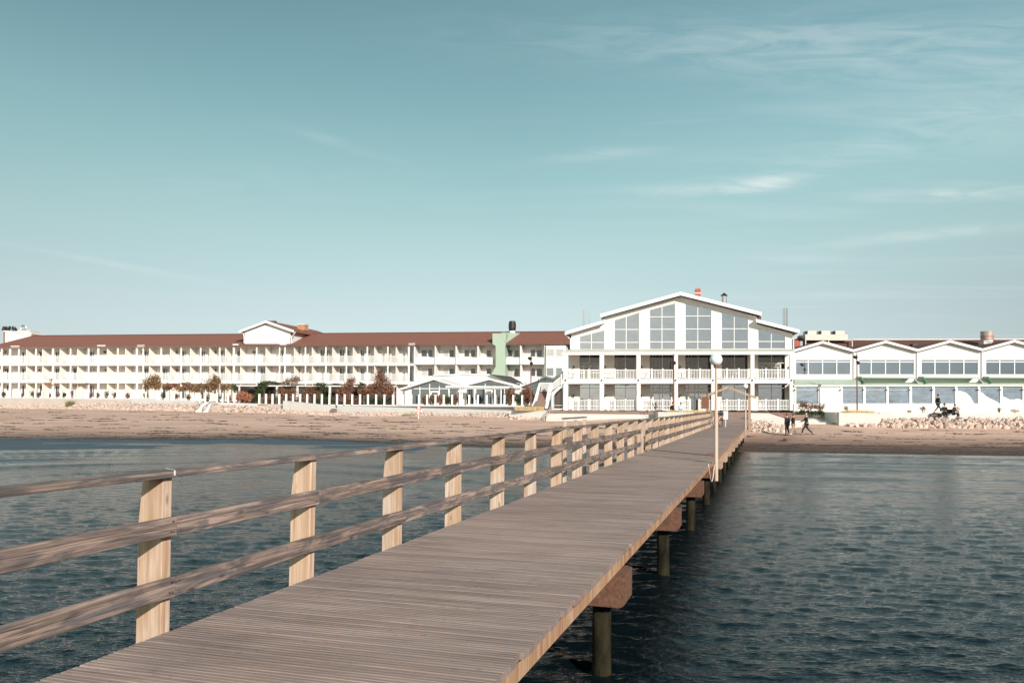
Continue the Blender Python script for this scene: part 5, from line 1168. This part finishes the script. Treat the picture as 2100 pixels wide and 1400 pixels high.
shrub('green_bush', SB, [(536, 797, 11, 14), (531, 810, 9, 14), (540, 787, 10, 7), (524, 818, 8, 8)], -.4, lf_gr, 'tall dark green ivy mass by the left part of the pergola', 1800, .11)
shrub('ivy', SB, [(558, 785, 16, 4), (570, 786.5, 10, 3), (548, 784, 8, 4)], 1, lf_gr, 'low dark green ivy creeping along the pergola roof beside the tall ivy mass', 600, .1, 'climber', stems=False)
shrub('creeper', SB, [(598, 782, 19, 8), (608, 778, 10, 7), (585, 786, 12, 4)], 1, lf_red, 'bare reddish creeper piled on the pergola roof left of the middle post', 900, .09, 'creeper', stems=False, twig=16)
shrub('creeper', SB, [(586, 806, 16, 11), (602, 804, 9, 9), (575, 802, 6, 8)], 1.0, lf_red, 'rust-coloured creeper hanging under the pergola beam between its middle posts', 1000, .11, 'creeper')
shrub('climbing_plant', SB, [(638, 803, 15, 14), (630, 812, 12, 12), (648, 812, 12, 12)], 0, lf_mix, 'red and green climber covering the pergola front right of its middle post', 1600, .11, 'climber')
shrub('ivy', SB, [(657, 789, 12, 6), (664, 797, 9, 9), (690, 787.5, 12, 2)], .3, lf_gr, 'green ivy hump on the pergola roof beside the red and green climber', 800, .11, 'climber', stems=False)
shrub('bush', SB, [(716, 793, 14, 11), (704, 803, 14, 11), (720, 783, 9, 8), (698, 812, 9, 10)], 0, lf_red, 'spreading dark red bush with bare twigs on top, left of the tallest red bush', 1700, .11, twig=22)
shrub('green_bush', SB, [(742, 788, 9, 5), (738, 796, 10, 6)], .2, lf_gr, 'small dark green crown between the two large red bushes', 500, .1)
shrub('bush', SB, [(783, 786, 18, 14), (780, 773, 12, 10), (779, 766, 6, 8), (765, 798, 22, 12), (796, 800, 14, 14), (745, 804, 14, 10)], -.2, lf_red, 'tallest rust-red bush, next to the left corner of the glass pavilion', 3200, .12, twig=26)
HB = Plane(101, .20)
for i, (x, w, lm, lb_) in enumerate(((560, 13, lf_mix, 'dark low hedge plants behind the white posts left of the tall cream slab'), (620, 14, lf_mix, 'dark low hedge plants behind the white posts above the tall cream slab'), (665, 14, lf_gr, 'dark green low hedge plants behind the posts right of the pergola\'s middle post'), (720, 15, lf_mix, 'low mixed hedge plants behind the white posts under the spreading red bush'), (772, 15, lf_gr, 'dark green hedge plants behind the white posts under the tallest red bush'))):
    shrub('hedge_plant', HB, [(x, 820, w, 9), (x+14, 821, w, 8), (x-14, 821, w, 8)], 0, lm, lb_, 1100, .10, 'hedge')
for i, (x, y, w, h_, lm, lb_) in enumerate(((871, 820, 8, 10, lf_red, 'pinkish shrub before the left glazed gable, the leftmost of the four there'), (886, 819, 7, 9, lf_mix, 'brown-green shrub before the white door of the left glazed gable'), (902, 819, 8, 9, lf_red, 'second pinkish shrub, right of the white door of the left glazed gable'), (919, 820, 7, 9, lf_gr, 'green shrub before the right part of the left glazed gable'), (934, 820, 6, 9, lf_mix, 'brown shrub against the white corner between the left and middle glazed gables'), (1047, 812, 11, 18, lf_mix, 'tall green and brown shrub at the right corner of the middle glazed gable'), (1080, 810, 13, 20, lf_red, 'tall dark reddish shrub between the pavilion and the rust pole'), (1064, 818, 9, 12, lf_gr, 'green shrub left of the tall dark reddish shrub'))):
    shrub('shrub', Plane(91, .19), [(x, y, w, h_)], 0, lm, lb_, 520 if h_ < 15 else 1100, .09)
RB = Plane(81.6, .02)
shrub('dry_shrub', RB, [(1646, 834, 12, 10), (1662, 836, 14, 9), (1680, 838, 12, 8)], 0, lf_red, 'twiggy reddish-brown shrub bed at the corner between the hall and the glazed veranda', 700, .06, twig=40)
shrub('low_green_hedge', RB, [(1645, 845, 15, 4), (1668, 846, 15, 4), (1684, 846, 8, 5)], -.5, lf_gr, 'low dark green hedge along the foot of the twiggy reddish shrubs', 1300, .07, 'hedge')
for i, (x, y, w, h_, lm, lb_) in enumerate(((1736, 838, 5, 6, lf_ol, 'small brown potted-looking plant against the plinth left of the nearest rust pole on the right'), (1893, 838, 8, 6, lf_mix, 'small brown and green plant against the plinth left of the people'), (1963, 838, 7, 5, lf_dry, 'small pale dry plant right of the seated people'), (2082, 842, 12, 4, lf_dry, 'spreading pale dry plant on the wall at the right edge'), (2049, 840, 2.5, 5, lf_ol, 'thin little brown plant on the wall near the right edge'), (1865, 843, 5, 2, lf_dry, 'tiny tuft of dry stems on the sea wall between the planter and the people'))):
    shrub('small_plant', Plane(80.4, 0), [(x, y, w, h_)], 0, lm, lb_, 160, .055, 'plant', twig=6)
# dry grass (uncountable)
def grass(name, x0, x1, ya_, yb_, Y, depth, n, h_, lm, wid=.012):
    r = np.random.default_rng(int(x0)); m_ = MB()
    for k in range(n):
        x = r.uniform(x0, x1); y = ya_+(yb_-ya_)*(x-x0)/(x1-x0); p = xyz(x, Y, zat(x, y, Y)); p[1] += r.random()*depth; hh = h_*r.uniform(.4, 1.2)
        a = np.array([r.normal()*.25, r.normal()*.2, 1])*hh; w_ = np.array([wid, 0, 0])*r.uniform(.6, 2); i0 = len(m_.v)
        m_.v += [tuple(p-w_), tuple(p+w_), tuple(p+a)]; m_.f.append((i0, i0+1, i0+2))
    me = bpy.data.meshes.new(name); me.from_pydata(m_.v, [], m_.f); me.materials.append(lm); link(name, me, None, kind='stuff', label=None)
grass('dry_grass', 1057, 1115, 841.5, 842.4, 82.2, 1.0, 1600, .42, lf_dry)
grass('dry_grass', 1745, 1796, 846.4, 846.8, 77.3, 2.5, 1400, .30, lf_dry)
grass('dry_grass', 1370, 1462, 845.2, 845.6, 78.3, 2.0, 1500, .22, lf_dry)
grass('beach_grass', 826, 852, 856, 857.5, 88, 1.2, 900, .45, leafmat('green_grass', (.12, .13, .05), (.30, .28, .12)))
grass('beach_grass', 135, 147, 833.5, 833.5, 108, 1.0, 500, .8, leafmat('green_grass2', (.10, .11, .05), (.22, .20, .08)))

# ------------------------------------------------------------------ rust poles with spotlights
def rust_pole(x, yt, yb, Y, sp, label):
    zb, zt = zat(x, yb, Y), zat(x, yt, Y); b_ = xyz(x, Y, zb); p = thing('light_mast', b_, label, 'light pole', 'rust-coloured light masts')
    MB().tube([b_, (b_[0], b_[1], zt)], [.075, .05], 10).build('mast', rust, p)
    for (dx, y) in sp:
        c_ = xyz(x+dx, Y-.1, zat(x, y, Y)); h_ = MB(); h_.bar((b_[0], b_[1], c_[2]), c_, .05, .05); h_.tube([c_+(-.12, .06, .03), c_+(.10*np.sign(-dx), -.16, -.08)], [.13, .17], 12); h_.build('spotlight', black, p)
rust_pole(1089, 727, 838, 84.5, ((-2.6, 734.5), (2.6, 744.5)), 'rust-coloured light mast in front of the left wing beside the garden stair')
rust_pole(1382, 725, 842, 80, ((2.8, 743),), 'rust-coloured light mast in front of a veranda column in the middle of the hall')
rust_pole(1758, 724, 843, 78.8, ((-3.4, 732), (3.8, 742.8)), 'rust-coloured light mast rising from the concrete planter on the right')

# life ring on its post
lr = thing('life_ring_post', xyz(859, 84.5, zat(859, 858, 84.5)), 'orange and white life ring on a white post on the sand', 'life ring')
MB().tube([xyz(859, 84.5, zat(859, 860, 84.5)), xyz(859, 84.5, zat(859, 832, 84.5))], .03, 8).build('post', white2, lr)
c_ = xyz(859, 84.4, zat(859, 841.5, 84.4)); orange = mat('life_ring_orange', (.75, .13, .06), .5)
for k in range(8):
    a0, a1 = k*math.pi/4+.3, (k+1)*math.pi/4+.3
    MB().tube([c_+.30*np.array([math.cos(a), 0, math.sin(a)]) for a in np.linspace(a0, a1-.01, 6)], .075, 8).build('ring_segment', orange if k % 2 == 0 else white2, lr)

# ------------------------------------------------------------------ rocks
rockm = mat('armour_stone', (.60, .47, .40), .9, noise=((3, 3, 3), .6, (.42, .31, .26)), bump=((6, 6, 6), .5, .03), objrand=.22)
rockm2 = mat('armour_stone_small', (.60, .47, .40), .9, noise=((2.2, 2.2, 2.2), .8, (.36, .27, .23)), coords='World')
def rock_data(seed):
    r = random.Random(seed); bm = bmesh.new()
    pts = []
    for k in range(13):
        v = Vector((r.gauss(0, 1), r.gauss(0, 1), r.gauss(0, 1))).normalized(); v = Vector((v.x*r.uniform(.8, 1.15), v.y*r.uniform(.7, 1.05), v.z*r.uniform(.6, .9))); bm.verts.new(v)
    bmesh.ops.convex_hull(bm, input=bm.verts); 
    bmesh.ops.delete(bm, geom=[v for v in bm.verts if not v.link_faces], context='VERTS')
    me = bpy.data.meshes.new('rock'); bm.to_mesh(me); bm.free(); return me
rks = [rock_data(k) for k in range(10)]
for me in rks: me.materials.append(rockm)
def rock_np(me):
    co = np.array([v.co[:] for v in me.vertices]); return co, [tuple(p.vertices) for p in me.polygons]
rk_np = [rock_np(m) for m in rks]
def bank(name, label, top, bot, n, size, seed, single=300):
    """top/bot: lines of (px, Y, z); rocks laid on the slope between them. The first `single` are rocks of their own."""
    r = np.random.default_rng(seed); b_ = xyz(bot[len(bot)//2][0], bot[len(bot)//2][1], bot[len(bot)//2][2]); t_ = thing(name, b_, label, 'rocks')
    # solid core under the rocks
    core = MB()
    for i in range(len(top)-1):
        a0, a1 = xyz(*top[i]), xyz(*top[i+1]); c0, c1 = xyz(*bot[i]), xyz(*bot[i+1]); dz = np.array([0, 0, -.28*size/.3])
        core.poly_prism([c0+dz*.8, c1+dz*.8, a1+dz, a0+dz], (0, 0, -.5))
    o = core.build('rubble_core', capc if False else rockm2, t_)
    tx = [p[0] for p in top]; bx = [p[0] for p in bot]; rest_v, rest_f = [], []; L = (tx[0], tx[-1])
    for k in range(n):
        x = r.uniform(*L); s_ = r.random()
        a = xyz(x, np.interp(x, tx, [p[1] for p in top]), np.interp(x, tx, [p[2] for p in top])); c_ = xyz(x, np.interp(x, bx, [p[1] for p in bot]), np.interp(x, bx, [p[2] for p in bot]))
        p = c_*(1-s_)+a*s_; sz = size*r.uniform(.55, 1.25)*(1.05-.25*s_); p[2] += r.uniform(-.10, .12)*size/.3-.05
        rot = tuple(r.uniform(0, 6.28, 3)); mi = int(r.integers(10))
        if k < single: inst('rock', rks[mi], t_, p, rot, scale=(sz*r.uniform(.85, 1.2), sz, sz*r.uniform(.8, 1.0)))
        else:
            from mathutils import Euler
            M = np.array(Euler(rot).to_matrix())*sz; co, fs = rk_np[mi]; i0 = len(rest_v); rest_v += [tuple(q) for q in co@M.T+p]; rest_f += [tuple(i+i0 for i in f) for f in fs]
    if rest_v:
        m_ = MB(); m_.v = rest_v; m_.f = rest_f; me = bpy.data.meshes.new('rocks'); me.from_pydata(rest_v, [], rest_f); me.materials.append(rockm2)
        o = link('rocks', me, t_, kind='stuff')
def zline(ps): return [(x, Y, zat(x, y, Y)) for (x, y, Y) in ps]
bank('rock_bank', 'long bank of pinkish armour rocks below the sea wall at the right edge', zline([(1806, 857, 77.6), (1950, 857, 77.4), (2130, 857, 77.2)]), zline([(1806, 875, 76.3), (1950, 877, 75.8), (2130, 878, 75.6)]), 420, .27, 1, 300)
bank('rock_heap', 'heap of pale rocks beside the gate post at the right of the pier', zline([(1537, 861, 76.6), (1575, 864, 76.4), (1613, 874, 75.8)]), zline([(1537, 890, 73), (1575, 890, 73), (1613, 887, 73.4)]), 260, .24, 2, 260)
bank('rock_row', 'thin row of rocks at the foot of the concrete planter', zline([(1738, 868, 76.9), (1770, 868, 76.9), (1806, 869, 76.8)]), zline([(1738, 871, 76.4), (1770, 872, 76.3), (1806, 873, 76.2)]), 40, .2, 3, 40)
bank('rock_revetment', 'long low slope of pale rocks under the sea wall on the left', zline([(-60, 822, 117), (315, 826, 104.6), (400, 828, 102), (582, 834, 97.6), (700, 845, 93.4), (1046, 847.5, 84.6)]), zline([(-60, 836, 113), (315, 843, 101.5), (400, 844, 99.5), (582, 850, 94.8), (700, 854, 91.5), (1046, 861, 82.4)]), 3000, .23, 4, 300)
bank('rock_patch', 'small patch of rocks under the grassy planter left of the wide steps', zline([(1046, 853, 82.6), (1085, 855, 81.8), (1114, 857, 81)]), zline([(1046, 862, 81.4), (1085, 864, 80.6), (1114, 865, 79.8)]), 90, .22, 5, 90)

# seaweed wrack lines on the sand (uncountable)
def wrack():
    r = np.random.default_rng(8); v_, f_ = [], []
    def tuft(X, Y, s_):
        z = float(ground_z(X, Y)); n = 7; i0 = len(v_)
        for k in range(n):
            a = 2*math.pi*k/n; q = s_*r.uniform(.5, 1.2); v_.append((X+q*math.cos(a)*1.9, Y+q*math.sin(a)*.8, z-.01))
        v_.append((X, Y, z+min(.10, .35*s_)*r.uniform(.4, 1)))
        for k in range(n): f_.append((i0+k, i0+(k+1) % n, i0+n))
    def place(X, s0, w):
        Yg = 70.
        for _ in range(4):
            px = pcol(X, Yg); ys_ = np.interp(px, sh_x, sh_y); yr_ = np.interp(px, rl_x, rl_y); Yg = ys_+s0*(yr_-ys_)
        return Yg+w
    for (s0, nseg, Lm, w) in ((.035, 150, 3.5, .10), (.05, 120, 3.0, .14), (.085, 90, 2.2, .2), (.13, 60, 1.8, .35), (.17, 70, 2.4, .2), (.24, 60, 1.8, .3), (.31, 80, 2.4, .3), (.40, 40, 1.5, .4), (.50, 55, 2.2, .3), (.60, 45, 2.2, .35), (.70, 40, 1.4, .5), (.80, 55, 2.0, .35), (.90, 35, 1.2, .4)):
        for k in range(nseg):
            X0 = r.uniform(-66, 54); L_ = Lm*r.uniform(.25, 1.5); off = r.normal()*.012; sl = r.normal()*.05; big = r.uniform(.6, 1.35)
            for q in range(int(L_*9)+2):
                X = X0+r.uniform(0, L_); tuft(X, place(X, s0+off, sl*(X-X0)*3+r.normal()*w*.45), r.uniform(.055, .17)*big)
    me = bpy.data.meshes.new('seaweed'); me.from_pydata(v_, [], f_); me.materials.append(mat('dry_seaweed', (.045, .032, .026), .9)); link('seaweed', me, None, kind='stuff')
wrack()

# ------------------------------------------------------------------ people
cloth = {k: mat('cloth_'+k, c_, .85) for k, c_ in {'black': (.012, .012, .014), 'navy': (.012, .016, .028), 'teal': (.012, .04, .038), 'grey': (.16, .15, .14), 'tan': (.38, .28, .21), 'blue': (.45, .62, .70), 'white': (.7, .68, .66), 'dkbrown': (.03, .02, .018)}.items()}
hairm = {'dark': mat('dark_hair', (.015, .012, .01), .6), 'brown': mat('brown_hair', (.13, .06, .035), .7), 'grey': mat('grey_hair', (.35, .30, .27), .7)}
def skinmesh(name, verts, edges, radii, m, par, root=0, lvl=2):
    me = bpy.data.meshes.new(name); me.from_pydata([tuple(map(float, v)) for v in verts], edges, []); me.materials.append(m)
    o = bpy.data.objects.new(name, me); COL.objects.link(o); o.parent = par
    sk = o.modifiers.new('skin', 'SKIN'); sk.use_smooth_shade = True
    for i, d_ in enumerate(me.skin_vertices[0].data): d_.radius = (radii[i], radii[i]); d_.use_root = (i == root)
    ss = o.modifiers.new('sub', 'SUBSURF'); ss.levels = lvl; ss.render_levels = lvl
    return o
def person(loc, yaw, label, pose='stand', top='black', legs='black', hair='dark', coat=False, phase=.22, height=1.75, arms=None, group=None, bare_calf=False, shoes='black'):
    """local axes: x right of the body, y forward, z up"""
    t_ = thing('person', loc, label, 'person', group); t_.rotation_euler = (0, 0, yaw); h = height/1.75; t_.scale = (h, h, h)
    if pose == 'sit':
        hip = (0, 0, .52); kn = [(-.12, .44, .50), (.12, .44, .50)]; an = [(-.12, .46, .08), (.12, .42, .08)]; lean = .10
    else:
        hip = (0, 0, .95); a = phase; kn = [(-.09, a*.75+.03, .52), (.09, -a*.45+.05, .52)]; an = [(-.09, a*1.25, .09), (.09, -a*1.6, .12 if a > .1 else .09)]; lean = .02
    hz = hip[2]; ch = (0, lean*1.0, hz+.42); nk = (0, lean*1.2, hz+.56); hd = (0, lean*1.4+.02, hz+.70)
    sh = [(-.19, lean, hz+.48), (.19, lean, hz+.48)]
    if arms is None: arms = 'swing' if pose == 'stand' and phase > .1 else ('lap' if pose == 'sit' else 'down')
    if arms == 'swing': el_ = [(-.25, -.10, hz+.22), (.25, .02, hz+.22)]; ha = [(-.24, -.12+.05, hz-.02), (.24, .20, hz+.02)]
    elif arms == 'lap': el_ = [(-.26, .06, hz+.22), (.26, .06, hz+.22)]; ha = [(-.10, .30, hz+.16), (.10, .30, hz+.16)]
    elif arms == 'point': el_ = [(-.24, -.02, hz+.22), (.28, .12, hz+.26)]; ha = [(-.10, .16, hz+.14), (.30, .42, hz+.12)]
    elif arms == 'hips': el_ = [(-.38, -.08, hz+.24), (.38, -.08, hz+.24)]; ha = [(-.20, .06, hz+.06), (.20, .06, hz+.06)]
    else: el_ = [(-.24, -.02, hz+.20), (.24, -.02, hz+.20)]; ha = [(-.22, .06, hz-.05), (.22, .06, hz-.05)]
    V_ = [hip, (0, lean*.5, hz+.2), ch, nk, hd, (0, hd[1], hd[2]+.09)]; R_ad = [.13, .12, .14, .055, .085, .075]; E_ = [(0, 1), (1, 2), (2, 3), (3, 4), (4, 5)]
    for s_ in (0, 1):
        i = len(V_); V_ += [sh[s_], el_[s_], ha[s_]]; R_ad += [.055, .042, .032]; E_ += [(2, i), (i, i+1), (i+1, i+2)]
        i = len(V_); V_ += [(hip[0]+(-.09, .09)[s_], hip[1]+.01, hz-.06), kn[s_], an[s_]]; R_ad += [.085, .06, .042]; E_ += [(0, i), (i, i+1), (i+1, i+2)]
        i = len(V_); V_ += [(an[s_][0], an[s_][1]+.13, max(.035, an[s_][2]-.05))]; R_ad += [.032]; E_ += [(i-1, i)]
    skinmesh('body', V_, E_, R_ad, skin, t_)
    for s_ in (0, 1):      # fingers: five short chains on each hand
        hx, hy, hz_ = ha[s_]; e = el_[s_]; d = Vector(ha[s_])-Vector(e); d.normalize(); sdv = d.cross(Vector((0, 1, .2))).normalized()
        mb = MB()
        for k in range(4):
            o_ = Vector(ha[s_])+d*.03+sdv*(k-1.5)*.019; mb.tube([o_, o_+d*(.055+.008*(k in (1, 2))), o_+d*(.085+.012*(k in (1, 2)))+Vector((0, .012, 0))], [.0095, .0085, .006], 5)
        o_ = Vector(ha[s_])+sdv*.03; mb.tube([o_, o_+sdv*.03+d*.03, o_+sdv*.03+d*.06], [.011, .010, .007], 5)
        me = mb.mesh('fingers', skin, True); o = bpy.data.objects.new('fingers', me); COL.objects.link(o); o.parent = t_
    # jacket
    V2 = [(0, 0, hz-.03), (0, lean*.5, hz+.2), (0, lean, hz+.42), (0, lean*1.15, hz+.51)]; R2 = [.165, .155, .17, .08]; E2 = [(0, 1), (1, 2), (2, 3)]
    for s_ in (0, 1):
        i = len(V2); w_ = Vector(el_[s_])*.12+Vector(ha[s_])*.88; V2 += [sh[s_], el_[s_], tuple(w_)]; R2 += [.075, .06, .047]; E2 += [(2, i), (i, i+1), (i+1, i+2)]
    if coat and pose != 'sit': V2.append((0, .01, hz-.24)); R2.append(.175); E2.append((0, len(V2)-1))
    skinmesh('jacket', V2, E2, R2, cloth[top], t_)
    V3 = [(0, 0, hz-.02)]; R3 = [.145]; E3 = []
    for s_ in (0, 1):
        i = len(V3); x_ = (-.09, .09)[s_]; low = Vector(kn[s_])*.1+Vector(an[s_])*.9; V3 += [(x_, .01, hz-.08), kn[s_], tuple(low)]; R3 += [.105, .078, .058]; E3 += [(0, i), (i, i+1), (i+1, i+2)]
    skinmesh('trousers', V3, E3, R3, cloth[legs], t_)
    for s_ in (0, 1):
        a = an[s_]; skinmesh('shoe', [(a[0], a[1]-.05, max(.045, a[2]-.05)), (a[0], a[1]+.05, max(.045, a[2]-.045)), (a[0], a[1]+.17, max(.035, a[2]-.06))], [(0, 1), (1, 2)], [.048, .048, .036], cloth[shoes], t_, 1)
    mb = MB(); mb.sphere((0, hd[1]-.022, hd[2]+.075), .108, 14, 10, 1.05); me = mb.mesh('hair', hairm[hair], True); o = bpy.data.objects.new('hair', me); COL.objects.link(o); o.parent = t_
    mb = MB(); y = hd[1]+.085
    mb.sphere((-.03, y-.005, hd[2]+.045), .011, 8, 6); mb.sphere((.03, y-.005, hd[2]+.045), .011, 8, 6); me = mb.mesh('eyes', cloth['black'], True); o = bpy.data.objects.new('eyes', me); COL.objects.link(o); o.parent = t_
    mb = MB(); mb.tube([(0, y-.005, hd[2]+.05), (0, y+.022, hd[2]+.018), (0, y, hd[2]+.008)], [.008, .013, .01], 6); mb.sphere((-.088, hd[1], hd[2]+.03), .022, 8, 6, 1.3); mb.sphere((.088, hd[1], hd[2]+.03), .022, 8, 6, 1.3); me = mb.mesh('nose_and_ears', skin, True); o = bpy.data.objects.new('nose_and_ears', me); COL.objects.link(o); o.parent = t_
    mb = MB(); mb.tube([(-.025, y-.008, hd[2]-.022), (0, y, hd[2]-.024), (.025, y-.008, hd[2]-.022)], .006, 5); me = mb.mesh('mouth', redm, True); o = bpy.data.objects.new('mouth', me); COL.objects.link(o); o.parent = t_
    return t_
def ong(px, Y):
    X = (px-1050)/F*Y; return np.array([X, Y, float(ground_z(X, Y))-.02])
def on_sand(px, py):
    lo_, hi_ = 55., 100.
    for _ in range(40):
        m_ = (lo_+hi_)/2; g = ong(px, m_); r = ray(px, py); zr__ = (CAM+r*(m_/r[1]))[2]
        if zr__ > g[2]: lo_ = m_
        else: hi_ = m_
    return g
# yaw 0 = facing away (+Y); +pi/2 = facing left
person(on_sand(1614.5, 892.5), math.pi*.15, 'tall person in a black jacket standing on the sand, the leftmost of the three walkers', 'stand', 'navy', 'black', 'brown', True, .05, 1.82, 'down')
person(on_sand(1626.5, 891), -math.pi*.55, 'middle one of three walkers on the sand, in dark open coat and pale trousers', 'stand', 'black', 'tan', 'brown', True, .16, 1.72, 'hips', shoes='white')
person(on_sand(1654, 891.5), math.pi/2, 'person in a dark teal jacket striding left with one arm held forward on the sand', 'stand', 'teal', 'black', 'grey', True, .36, 1.76, 'point')
zt_ = zat(1925, 853.5, 78.1)
person(xyz(1923.5, 77.75, zr2-.0), -math.pi/2, 'slim person in black walking to the right along the sea wall above the rocks', 'stand', 'black', 'black', 'dark', False, .28, 1.70)
wallz = zat(1940, 845.8, 77.6)
person(xyz(1936, 77.15, zr2-.46), math.pi*.93, 'person in black sitting on the sea wall nearest the walking person', 'sit', 'black', 'black', 'dark', False, 0, 1.74)
person(xyz(1955, 77.05, zr2-.46), -math.pi*.80, 'rightmost person sitting on the sea wall, in dark clothes beside piled dark bags', 'sit', 'dkbrown', 'navy', 'brown', False, 0, 1.70)
MB().box(xyz(1946.5, 77.5, zr2+.19), .34, .16, .18).build('dark_bag', cloth['dkbrown'], None, label='dark bags piled on the sea wall between the two seated people', cat='bag')
person(xyz(1377, 78.9, zat(1377, 843.6, 78.9)-.42), -math.pi*.45, 'person in black with long hair sitting on the grassy wall below the rust mast', 'sit', 'black', 'black', 'brown', False, 0, 1.68)
person(xyz(1396.5, 78.9, zat(1396, 843.6, 78.9)-.42), math.pi*.95, 'person in a light blue jacket sitting on the grassy wall right of the rust mast', 'sit', 'blue', 'blue', 'brown', False, 0, 1.66)
